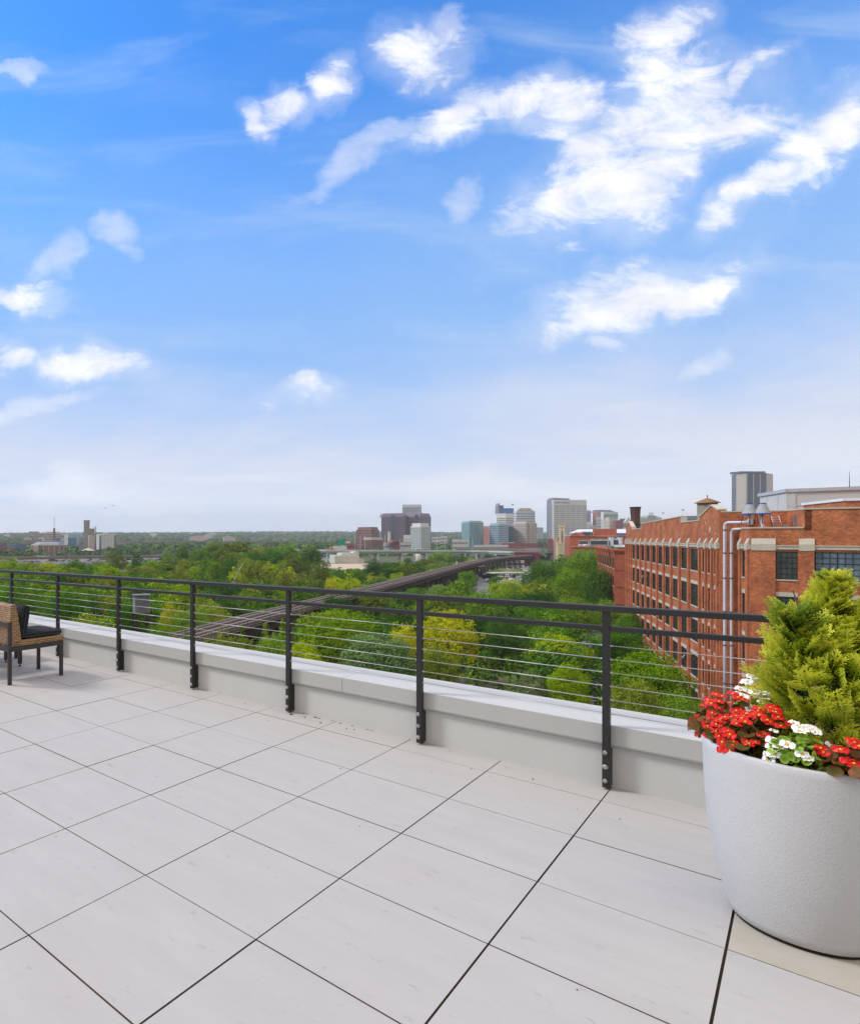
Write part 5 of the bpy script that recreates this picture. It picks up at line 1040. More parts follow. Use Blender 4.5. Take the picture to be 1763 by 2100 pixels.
tower('low_building','maroon and pink brick house below the dark grey tower',[(b4(1103),900),(b4(1166),900)],1015+.20354*455,4,6,m_lred,m_g1,.35,.6,.15,roof=2)
# left group
o,h,sg,og=tower('apartment_tower','white apartment slab with a dark striped left part right of the silos',[(b1(973),905),(b1(1030),890),(b1(1165),895)],y1(350),13,[4,9],m_wp,m_g1,.42,.5,.05); T,ln,nc=sg[0]; q=MB(); q.box(ln*.55,ln*.95,.5,.7,0,h*.97,0,T); q.build('glazed_stair',m_g1,o); q=MB(); T,ln,nc=sg[1]; q.box(ln*.90,ln*.99,.5,.7,0,h*.97,0,T); q.build('glazed_stair',m_g1,o)
tower('office_building','pale office slab of long ribbon windows behind the thin smokestack at the left',[(b1(447),1320),(b1(609),1310)],y1(337),7,9,m_bei,m_g1,.5,.12,.06,roof=3)
tower('apartment_tower','far brownish block on the hill at the left horizon',[(b1(283),2500),(b1(399),2490)],y1(328),8,12,m_brn,m_g1,.35,.5,.05,roof=4)
tower('apartment_tower','dark glass block right of the thin brick smokestack',[(b1(566),1010),(b1(610),1005)],y1(380),7,5,m_g3,m_g1,.5,.3,.04)
tower('apartment_tower','pale glass block between the dark block and the silos',[(b1(612),1100),(b1(650),1095)],y1(384),7,4,m_g5,m_g3,.5,.3,.04)
tower('apartment_tower','white and glass apartment block left of the silos',[(b1(650),1080),(b1(690),1070)],y1(352),10,4,m_wp,m_g3,.5,.3,.04)
tower('apartment_tower','dark blue glass apartment block in front of the pale ones left of the silos',[(b1(688),1010),(b1(772),1000)],y1(382),9,9,m_g3,m_g1,.5,.35,.04)
tower('apartment_tower','tall pale glass apartment block just left of the silos',[(b1(690),1150),(b1(835),1140)],y1(345),12,10,m_g5,m_g3,.5,.3,.04,roof=2)
o,h,sg,og=tower('garage_building','wide low brick and glass garage building with a curved grey roof left of the silos',[(b1(312),735),(b1(385),712),(b1(600),715),(b1(652),745)],y1(455),5,[5,12,4],m_bei,m_g1,.62,.18,.05,depth=40,prot=.5)
q=MB(); 
for i,(T,ln,nc) in enumerate(sg):
    for k in range(0,3 if i!=1 else 4): x=ln*(k+.5)/(3 if i!=1 else 4); q.box(x-1.8,x+1.8,.5,.8,0,h*.95,0,T)
q.build('brick_bay',m_brn,o); q=MB(); V_=[Vector((px(b1(a),y),y))-og.xy for a,y in ((330,735),(390,718),(596,722),(640,745),(620,775),(360,775))]; q.prism([tup(v) for v in V_],h+.31,h+3.2,0,[tup(v*.8+Vector((0,4))) for v in V_]); q.build('roof',m_gry,o)
for (a,b,yt,Y,m_,g_,fl,nc,lab) in [(0,68,432,820,m_dred,m_g3,6,6,'red and blue apartment block at the extreme left'),(68,160,440,800,m_g3,m_g5,5,8,'blue and white apartment block second from the left edge'),(160,265,445,790,m_g3,m_g1,4,9,'blue-grey apartment block left of the garage building'),(32,150,488,720,m_lred,m_g1,2,9,'low brick row in front of the left apartment blocks'),(215,400,402,1250,m_brn,m_g5,3,16,'long low brick range behind the garage building'),(1170,1275,432,1150,m_gry,m_g5,1,10,'long low grey building right of the white apartment slab'),(1230,1365,412,1300,m_brn,m_g5,3,10,'low unfinished brick-coloured block on the far bank'),(-120,0,440,860,m_lred,m_g3,6,8,'red block cut by the left edge')]:
    if b<=0: continue
    tower('low_building',lab,[(b1(a),Y),(b1(b),Y)],y1(yt),fl,nc,m_,g_,.5,.35,.06,depth=20)
p=at(b1(546),1100,1060); q=MB(); q.lathe([(2.6,0),(1.8,pz(y1(290),1060)-GZ)],n=10,sm=False); q.lathe([(2.1,pz(y1(296),1060)-GZ),(2.1,pz(y1(288),1060)-GZ),(0,pz(y1(288),1060)-GZ)],n=10,sm=False)
for k in range(6): q.box(-1.0,1.9,-2.4,-1.6,30+k*4,30.9+k*4)
q.build('brick_smokestack',m_brn,None,(p.x,p.y,GZ),label='tall thin brick smokestack among the blocks at the left',cat='chimney')
Y=765; k=Y/F; x0=px(b1(870),Y); o=empty('grain_silos',(x0,Y,GZ),0,'tall old concrete grain elevator with a square tower and round silos','silo')
X=lambda a:px(b1(a),Y)-x0
Z=lambda y:pz(y1(y),Y)-GZ
q=MB(); q.box(X(843),X(897),0,9,0,Z(206)); q.box(X(840),X(900),-.3,9.3,Z(212),Z(204)); q.build('head_tower',m_gsil,o)
q=MB(); q.box(X(897)+.01,X(946),1,10,0,Z(288)); q.box(X(897)+.01,X(930),.6,10,Z(335),Z(322)); q.build('machinery_house',m_gsil,o)
q=MB(); q.box(X(800),X(842),2,8,Z(432),Z(376)); q.box(X(790),X(845),3,9,0,Z(434)); q.build('conveyor_house',m_gry,o)
for a in (905,925,946): 
    for dy in (3,8): q=MB(); q.lathe([(2.2,0),(2.2,Z(356)),(0,Z(355))],(X(a),dy-4,0),16); q.build('silo',m_gsil,o)
q=MB(); q.box(-.35,.35,-.04,.04,-.8,0); me=q.data('window',m_win)
for zz in (240,270,300,330): inst(me,'window',o,(X(872),-.05,Z(zz)))
q=MB(); q.tube([(X(968),-3,0),(X(968),-3,Z(270))],.55,6); 
for zz in (280,300,320): q.tube([(X(940),0,Z(zz)),(X(968),-3,Z(zz-14))],.25,4)
q.build('pipe_tower',m_brn,o)
p=at(b1(890),1130,735); o=empty('round_tank',(p.x,p.y,GZ),0,'squat round brick-red storage tank with a beige cone roof below the silos','storage tank'); R=70*.20354*735/F; h=pz(y1(510),735)-GZ; q=MB(); q.lathe([(R,0),(R,h)],n=28); q.build('wall',m_lred,o); q=MB(); q.lathe([(R*1.03,h),(0,pz(y1(483),735)-GZ)],n=28); q.build('roof',m_bei,o)
# far church-like tower and cottages on the hills
p=at(307.6+.20354*1078,1096,3600); q=MB(); q.box(-4,4,-4,4,0,pz(1050.9+.20354*196,3600)-GZ); q.lathe([(5,pz(1050.9+.20354*196,3600)-GZ),(3,pz(1050.9+.20354*190,3600)-GZ),(0,pz(1050.9+.20354*178,3600)-GZ)],n=8,sm=False); q.build('bell_tower',m_gry,None,(p.x,p.y,GZ),label='tiny slender tower breaking the hilltop skyline',cat='tower')
# ------------------------------------------------------------------ vehicles, lamps, signs
m_tyre=mat('black tyre',(.02,.02,.02),.8); m_cg=mat('car glass',(.02,.03,.035),.1,spec=.6)
paints={k:mat(k+' car paint',c,.25,spec=.5,var=.03) for k,c in dict(white=(.70,.70,.70),silver=(.35,.36,.37),black=(.02,.02,.022),red=(.42,.02,.015),blue=(.03,.06,.18),grey=(.13,.13,.14)).items()}
def carmesh(suv):
    q=MB(); w_=.9; pf=[(-2.2,.32),(-2.25,.62),(-2.1,.86),(-1.3,.95),(-.6,.98),(1.3,1.0),(2.05,.95),(2.2,.7),(2.2,.32)]
    q.profile(pf,lambda s,d,z:(s,d,z),-w_,w_); top=1.62 if suv else 1.42
    cab=[(-1.15,.97),(-.5,top-.02),(.2,top),(1.5 if suv else .9,top-.03),(1.95 if suv else 1.6,1.0)]
    q.add([(a,-w_*.93 if z<1.1 else -w_*.78,z) for a,z in cab]+[(a,w_*.93 if z<1.1 else w_*.78,z) for a,z in cab],[(1,2,7,6),(2,3,8,7)])
    g=MB(); g.add([(a*.995,(-w_*.935 if z<1.1 else -w_*.785),z-.004) for a,z in cab]+[(a*.995,(w_*.935 if z<1.1 else w_*.785),z-.004) for a,z in cab],[(0,1,2,3,4),(9,8,7,6,5),(0,5,6,1),(3,8,9,4)])
    wl_=MB(); wl_.tube([(0,-.11,0),(0,.11,0)],.32,12)
    return q.data('body',[paints['white']]),g.data('window_glass',m_cg),wl_.data('wheel',m_tyre)
CM={True:carmesh(True),False:carmesh(False)}
def car(x,y,rz,col,suv,label,z=GZ+.13,group='cars in the lot and road beside the trestle'):
    o=empty('parked_car',(x,y,z),rz,label,'car',group); b,g,w_=CM[suv]; bo=inst(b,'body',o); bo.material_slots[0].link='OBJECT'; bo.material_slots[0].material=paints[col]; inst(g,'window_glass',o)
    for a in (-1.35,1.35):
        for d in (-.82,.82): inst(w_,'wheel',o,(a,d,.32))
z6=lambda x,y:((1900+x/7.052)/1.9507,(2240+y/7.052)/1.9507)
cars=[(255,412,1.0,'silver',0,'silver car driving on the road beside the trestle'),(630,242,1.0,'silver',0,'silver car farther up the road under the lamp posts'),(775,352,.3,'white',1,'white car facing the camera between the two small car-park trees'),(445,330,1.0,'grey',0,'grey car parked at the kerb left of the round car-park tree'),(445,385,1.0,'white',0,'white car parked at the kerb below the grey one'),(345,590,1.0,'white',0,'white car at the corner of the grass island'),(865,165,.4,'white',1,'white van-like car far up the car park'),(865,205,.4,'white',0,'white car just below the white van-like one'),(960,210,.2,'silver',0,'pale car by itself in the upper car park'),(865,262,.3,'white',0,'white car right of the small yellow-green tree'),(905,120,.3,'silver',1,'silver car nearest the open-sided shed'),(970,165,.3,'grey',0,'grey car left of the red ones at the open-sided shed'),(1010,110,.3,'red',0,'red car under the left of the open-sided shed'),(1070,180,.3,'black',1,'black car in front of the open-sided shed'),(1120,165,.3,'black',0,'black car right of the big black one at the open-sided shed'),(1175,150,.3,'red',0,'small red car at the right end of the open-sided shed'),
(1180,375,.2,'white',1,'uppermost white car of the white cluster right of the bushy car-park tree'),(1150,425,.2,'white',1,'left white car in the lower row of the white cluster'),(1220,440,.2,'white',0,'right white car in the lower row of the white cluster'),(1330,370,.2,'white',0,'white car alone at the right of the car park'),(1240,385,.2,'silver',0,'silver car at the right of the white cluster'),(1040,500,.4,'silver',1,'silver car half over the pale canopy'),(1385,480,.2,'silver',0,'silver car against the dark tree edge'),(870,540,.4,'red',0,'red car under the pale canopy'),(740,560,.4,'black',0,'black car under the left part of the canopy'),(510,545,1.0,'grey',0,'grey car left of the canopy behind the small tree'),(670,670,.9,'white',1,'white car nearest the grass island'),(575,720,.9,'black',0,'black car at the tip of the grass island'),(820,595,.9,'white',0,'white car at the yellow-green tree edge'),(1040,560,.5,'white',0,'white car just above the yellow-green tree'),(1385,570,.2,'white',0,'white car at the right edge of the lower car park')]
for x,y,r,c,s_,lab in cars:
    vx,vy=z6(x,y+22); X_,Y_=gp(vx,vy); car(X_,Y_,math.radians(60)*r*1.2,c,bool(s_),lab)
q=MB(); X_,Y_=gp(*z6(850,540)); cpo=empty('carport',(X_,Y_,GZ),.15,'long pale flat canopy over parked cars','canopy'); q.box(-8,12,-2,4,3.0,3.5); q.build('roof',m_lp,cpo)
for x in (-7,0,6,11): q=MB(); q.box(x-.15,x+.15,.8,1.1,0,3.0); q.build('post',m_hvd,cpo)
m_lamp=mat('lamp housing',(.55,.58,.62),.4); m_pole=mat('dull steel pole',(.12,.12,.125),.6)
def lamp(x,y,label,arm=-1,h=9):
    o=empty('street_lamp',(x,y,GZ),0,label,'street lamp','street lamps along the trestle road'); q=MB(); q.tube([(0,0,0),(0,0,h)],[.13,.08],6); q.tube([(0,0,h-.2),(arm*1.2,0,h+.25),(arm*2.4,0,h+.2)],.06,5); q.build('pole',m_pole,o); q=MB(); q.cbox(arm*2.9-.5,arm*2.9+.5,-.2,.2,h+.05,h+.28,.04); q.build('lamp_head',m_lamp,o)
for i,(x,yb,yt,lab) in enumerate([(305,580,235,'nearest street lamp by the trestle road'),(395,560,190,'second street lamp by the trestle road, left of the yellow sign'),(475,300,160,'third street lamp standing before the trestle bents'),(580,300,150,'tall street lamp in the middle of the road bend'),(663,250,110,'street lamp right of the tall one'),(772,240,75,'farthest street lamp toward the open-sided shed')]):
    X_,Y_=gp(*z6(x,yb)); zt=pz(z6(x,yt)[1],Y_)-GZ; lamp(X_,Y_,lab,-1,min(12,max(7,zt)))
m_ysign=mat('yellow sign',(.65,.75,.02),.5)
for x,y,lab in ((105,350,'yellow diamond road sign against the trestle bents'),(410,360,'yellow diamond road sign on the inner kerb')):
    vx,vy=z6(x,y+90); X_,Y_=gp(vx,vy); o=empty('road_sign',(X_,Y_,GZ),0,lab,'road sign','yellow diamond signs by the trestle road'); q=MB(); q.tube([(0,0,0),(0,0,3.4)],.06,5); q.build('post',m_pole,o); q=MB(); q.profile([(0,2.0),(.85,2.85),(0,3.7),(-.85,2.85)],lambda s,d,z:(s,d,z),-.09,-.05); q.build('sign_plate',m_ysign,o)
# utility poles
for i,(vx,vb,vt) in enumerate([(232*0+760,1195,1160),(838,1190,1150),(806,1200,1163),(920,1178,1140),(870,1190,1158)]):
    X_,Y_=gp(vx,vb); q=MB(); zt=pz(vt,Y_)-GZ; q.tube([(0,0,0),(0,0,zt)],[.2,.13],6); q.box(-1.1,1.1,-.08,.08,zt-1,zt-.8); q.build('utility_pole',m_rs,None,(X_,Y_,GZ),label='bare dark utility pole in the trees left of the trestle, %s from the left'%['first','third','second','fifth','fourth'][i],cat='utility pole',group='utility poles left of the trestle')
# highway lamps and gantry sign, truck
for i,vx in enumerate([b3(300),b3(356),b3(402),b3(603),b3(757),b3(1125),b3(1485),b3(1210)]):
    Y=518; p=at(vx,1130,Y); o=empty('highway_lamp',(p.x,p.y,-12.2),0,'tall thin lamp mast on the elevated highway, number %d of eight counted from the left'%([0,1,2,3,4,5,7,6][i]+1),'street lamp','lamp masts along the elevated highway'); q=MB(); q.tube([(0,0,0),(0,0,13 if i<4 else 10)],[.16,.1],5); q.build('pole',m_wc,o)
p=at(b3(170),1118,528); o=empty('highway_sign',(p.x,p.y,-12.2),0,'green highway direction sign over the elevated road','road sign'); q=MB(); q.box(-3.2,3.2,-.1,.1,4.6,9.2); q.build('sign_plate',mat('sign green',(.01,.26,.16),.5),o); q=MB(); q.tube([(3.6,0,0),(3.6,0,7),(-3,.2,7)],.18,5); q.build('post',m_wc,o)
def truck(vx,label):
    p=at(vx,1130,528); o=empty('semi_truck',(p.x,p.y,-12.2),0,label,'truck'); q=MB(); q.box(-5,6.5,-1.2,1.2,1.0,3.9); q.build('trailer',m_lp,o); q=MB(); q.cbox(-7.6,-5.3,-1.15,1.15,.6,3.3,.2); q.build('cab',mat('orange cab',(.5,.15,.05),.5),o)
    for x in (-6.6,-4,4.5,5.7): q=MB(); q.tube([(x,-1.2,.5),(x,1.2,.5)],.5,10); q.build('wheel',m_tyre,o)
truck(b3(138),'lorry with a long pale trailer on the elevated highway')
for i,(vx,c) in enumerate([(b3(505),'white'),(b3(545),'silver'),(b3(655),'white'),(b3(775),'white'),(b3(935),'silver')]):
    p=at(vx,1130,519); car(p.x,p.y,0,c,i%2==0,'%s car on the elevated highway, number %d of five from the left'%(c,i+1),z=-12.2,group='cars on the elevated highway')
for i,(x,c) in enumerate([(325,'blue'),(375,'white'),(430,'white'),(480,'silver'),(520,'grey')]):
    p=at(b1(x),1141,533+i); car(p.x,p.y,0,c,i%2==0,'%s car on the river bridge, number %d of five from the left'%(c,i+1),z=-17.6,group='cars on the river bridge')
for i,(x,y) in enumerate([(372,460),(700,470),(934,440)]):
    Y=538; p=at(b1(x),1141,Y); q=MB(); q.tube([(0,0,0),(0,0,pz(y1(y),Y)+17.6)],[.14,.08],5); q.build('bridge_lamp',m_wc,None,(p.x,p.y,-17.6),label='thin pale lamp mast on the river bridge, %s from the left'%['first','second','third'][i],cat='street lamp',group='lamp masts on the river bridge')
# flags
m_flag=mat('dark flag cloth',(.10,.05,.07),.8)
for i,(vx,vy,Y,lab) in enumerate([(b5(1182),y5(248),900,'tiny flag left of the octagonal smokestack'),(b5(1505),y5(258),1300,'tiny flag right of the old hotel'),(b5(1706),y5(226),1300,'tiny double flag above the warehouse parapet'),(b4(745),1015+.20354*97,1240,'flag flying over the blue glass crown'),(1384.1+.21488*63,948.4+.21488*455,1300,'tiny flag left of the water tank')]):
    p=at(vx,vy,Y); z0=p.z-11 if i==3 else p.z-26; o=empty('flag',(p.x,p.y,z0),0,lab,'flag'); q=MB(); q.tube([(0,0,0),(0,0,p.z-z0+1.5)],.12,5); q.build('pole',m_wc,o); q=MB(); q.box(.1,4.2,-.05,.05,p.z-z0-.6,p.z-z0+1.3,0,lambda a,b,c:(a,b+.4*math.sin(a),c-(.25*a if i==3 else .12*a))); q.build('cloth',m_flag,o)
# birds
for i,(x,y,lab) in enumerate([(1062,84,'lower-left of two tiny dark birds in the pale sky'),(1136,56,'upper-right of two tiny dark birds in the pale sky')]):
    p=at(b1(x),y1(y),160); q=MB(); q.tube([(-.22,0,0),(-.05,0,.03),(.22,0,0),(.32,0,.01)],[.02,.07,.05,.01],6); 
    for sg in (-1,1): q.add([(-.08,0,.03),(.12,0,.03),(.02,sg*.3,.16),(-.08,sg*.55,.06),(-.12,sg*.28,.14)],[(0,1,2,4),(2,3,4)])
    bo=q.build('bird',m_hvd,None,p,label=lab,cat='bird',group='birds over the far left'); bo.rotation_euler=(0,0,.8)
# green fence and kerb below the yellow tree
X_,Y_=gp(995,1413); m_gf=mat('green wire fence',(.02,.14,.09),.6); fo=empty('chain_fence',(X_,Y_,GZ),-.15,'low green wire fence at the foot of the yellow tree','fence')
for k in range(7): q=MB(); q.tube([(-3+k*1.4,0,0),(-3+k*1.4,0,1.5)],.04,5); q.build('post',m_gf,fo)
q=MB()
for k in range(16): z=.1+k*.09; q.tube([(-3,0,z),(5.4,0,z)],.008,3,caps=False)
for k in range(85): x=-3+k*.1; q.tube([(x,.0,.05),(x,.0,1.48)],.006,3,caps=False)
q.build('mesh_panel',m_gf,fo); X2,Y2=gp(964,1425); q=MB(); q.box(-.35,.35,-.03,.03,.3,1.5); q.box(-.3,-.24,-.04,.04,0,.3); q.box(.24,.3,-.04,.04,0,.3); q.build('notice_board',m_wp,None,(X2,Y2+.0,GZ),label='small blank white board beside the green wire fence',cat='board')
p_=gp(1050,1435); q=MB(); q.box(-3,2.5,-.1,.1,0,.2); q.build('yellow_kerb',mat('yellow kerb paint',(.6,.35,.02),.7),None,(p_[0],p_[1],GZ+.09),label='short yellow painted kerb under the trees in the gap',cat='kerb')
# ------------------------------------------------------------------ trees
FM=dict(lime=foliage('lime foliage',(.15,.27,.008),(.36,.52,.012)),yellow=foliage('yellow foliage',(.32,.36,.012),(.66,.64,.018),hue=.008),olive=foliage('olive foliage',(0.1014,0.1572,0.01825),(0.299,0.3708,0.03588),hue=.02),
 mid=foliage('mid green foliage',(0.05577,0.1521,0.0142),(0.2033,0.3947,0.02631)),dark=foliage('dark green foliage',(0.03042,0.09126,0.0142),(0.1076,0.2392,0.0299)),blue=foliage('bluish green foliage',(0.0507,0.1318,0.04563),(0.1555,0.287,0.0897)),pale=foliage('pale variegated foliage',(.13,.20,.05),(.42,.46,.22)))
m_trunk=mat('tree bark',(.09,.075,.06),.9,scale=2)
LV=np.array([(0,-.5,0),(.36,0,.10),(0,.5,0),(-.36,0,.10)],float); LF=np.array([(0,1,2,3)]); LT_=np.array([0,.5,1,.5])
def rnd_unit(k): v=rng.normal(size=(k,3)); return v/np.linalg.norm(v,axis=1)[:,None]
def leaves(pos,nrm,size):
    k=len(pos); up=rnd_unit(k); x=np.cross(nrm,up); x/=np.linalg.norm(x,axis=1)[:,None]; y=np.cross(nrm,x); s=size*rng.uniform(.65,1.35,k)
    M=np.zeros((k,3,4)); M[:,:,0]=x*s[:,None]; M[:,:,1]=y*s[:,None]; M[:,:,2]=nrm*s[:,None]; M[:,:,3]=pos; return M
def crown(kind,nl,per,size,asp,name):
    """unit crown: width 1, height 1; asp = real height / real width, used so that lobes stay round"""
    pos=[];nrm=[];lob=[]
    for i in range(nl):
        t=(i+.5)/nl; z=1-2*t*.86; a=i*2.39996+random.uniform(-.4,.4); rr=math.sqrt(max(0,1-z*z))
        if kind=='cone': h=1-t; c=np.array([.42*t**.8*math.cos(a)*random.uniform(.55,1),.42*t**.8*math.sin(a)*random.uniform(.55,1),.18+.76*h]); r=.08+.10*t
        elif kind=='tier': f=random.uniform(.45,.95); c=np.array([.42*rr*f*math.cos(a),.42*rr*f*math.sin(a),.55+.36*z+random.uniform(-.05,.05)]); r=random.uniform(.13,.21)
        else:
            f=random.uniform(.66,1.06)*(1+.12*math.sin(a*2+nl)) if random.random()<.8 else random.uniform(.3,.7); r=random.uniform(.075,.20); e=.44 if kind=='round' else .36
            c=np.array([(e-r*.45)*rr*f*math.cos(a),(e-r*.45)*rr*f*math.sin(a),.58+(.40-r*.3/asp)*z*f])
            if kind=='loose': c=c*np.array([1.1,1.1,1])+np.array([random.uniform(-.07,.07),random.uniform(-.07,.07),random.uniform(-.06,.06)]); r*=.8
        lob.append(c); k=int(per*(r/.15)**2)
        ns=max(7,k//15); ds=rnd_unit(ns); pk=rng.integers(0,ns,k); d=ds[pk]+rng.normal(size=(k,3))*.24; d/=np.linalg.norm(d,axis=1)[:,None]; sr=rng.uniform(.72,1.28,ns)[pk]; oc=c-np.array([0,0,.5]); oc=oc/np.linalg.norm(oc); keep=(d@oc*.6+d[:,2]*.5)>-.35; d=d[keep]; sr=sr[keep]; k=len(d)
        zs=(.42 if kind=='tier' else .8)/asp; rad=r*sr*rng.uniform(.82,1.1,k)
        pos.append(c+d*rad[:,None]*np.array([1,1,zs])); n=d*.75+rnd_unit(k)*.75+np.array([0,0,.35]); nrm.append(n/np.linalg.norm(n,axis=1)[:,None])
    # fill the inside so the sky does not show through everywhere
    k=int(per*nl*.16); d=rnd_unit(k)*(rng.random(k)**.4)[:,None]*np.array([.30,.30,.30]); 
    if kind=='cone': zz=rng.random(k); d=np.stack([.3*(1-zz)*d[:,0]/.3,.3*(1-zz)*d[:,1]/.3,zz*.75-.38],1)
    pos.append(d+np.array([0,0,.58])); nrm.append(rnd_unit(k))
    pos=np.concatenate(pos); nrm=np.concatenate(nrm)
    ms_=leaves(pos,nrm*np.array([1,1,1]),size); ms_[:,2,:3]/=asp   # keep leaves their real proportions after scaling
    return scatter((LV,LF,LT_),ms_,rng.random(len(ms_)),'crown',FM['mid']),lob
def trunkmesh(lob,name='trunk'):
    q=MB(); q.tube([(0,0,0),(.006,0,.15),(-.004,.006,.35),(0,0,.62),(0,0,.85)],[.026,.020,.016,.010,.004],7)
    for c in random.sample(lob,min(9,len(lob))): z0=random.uniform(.16,.5)*min(1,c[2]); q.tube([(0,0,z0),(c[0]*.45,c[1]*.45,z0+(c[2]-z0)*.6),tuple(c)],[.010,.006,.002],5)
    return q.data(name,m_trunk)
PROT={}
def mk(key,kind,nl,per,size,asp,n=1):
    for i in range(n): me,lob=crown(kind,nl,per,size,asp,key); PROT.setdefault(key,[]).append((me,trunkmesh(lob)))
mk('round',"round",46,230,.034,1.05,3); mk('tall',"tall",46,200,.040,1.5,2); mk('loose',"loose",34,190,.036,1.15,2); mk('cone',"cone",52,120,.050,1.7,1)
mk('nround',"round",90,300,.0215,1.0,2); mk('ntier',"tier",80,330,.0215,1.0,2); mk('nloose','loose',64,300,.022,1.0,1)
cnt=0; placed=[]
def tree(x,y,h,w_,kind,m_,label,group=None,rot=None):
    global cnt
    me,tk=PROT[kind][cnt%len(PROT[kind])]; cnt+=1
    o=empty({'cone':'conical_tree'}.get(kind,'leafy_tree'),(x,y,GZ),random.random()*6.28 if rot is None else rot,label,'tree',group)
    c=inst(me,'crown',o,(0,0,0),0,(w_,w_,h)); c.material_slots[0].link='OBJECT'; c.material_slots[0].material=FM[m_]; inst(tk,'trunk',o,(0,0,0),0,(w_,w_,h)); placed.append((x,y,w_*.5)); return o
cname=dict(lime='bright yellow-green',yellow='golden yellow',olive='olive-green',mid='mid-green',dark='dark green',blue='bluish green',pale='pale speckled')
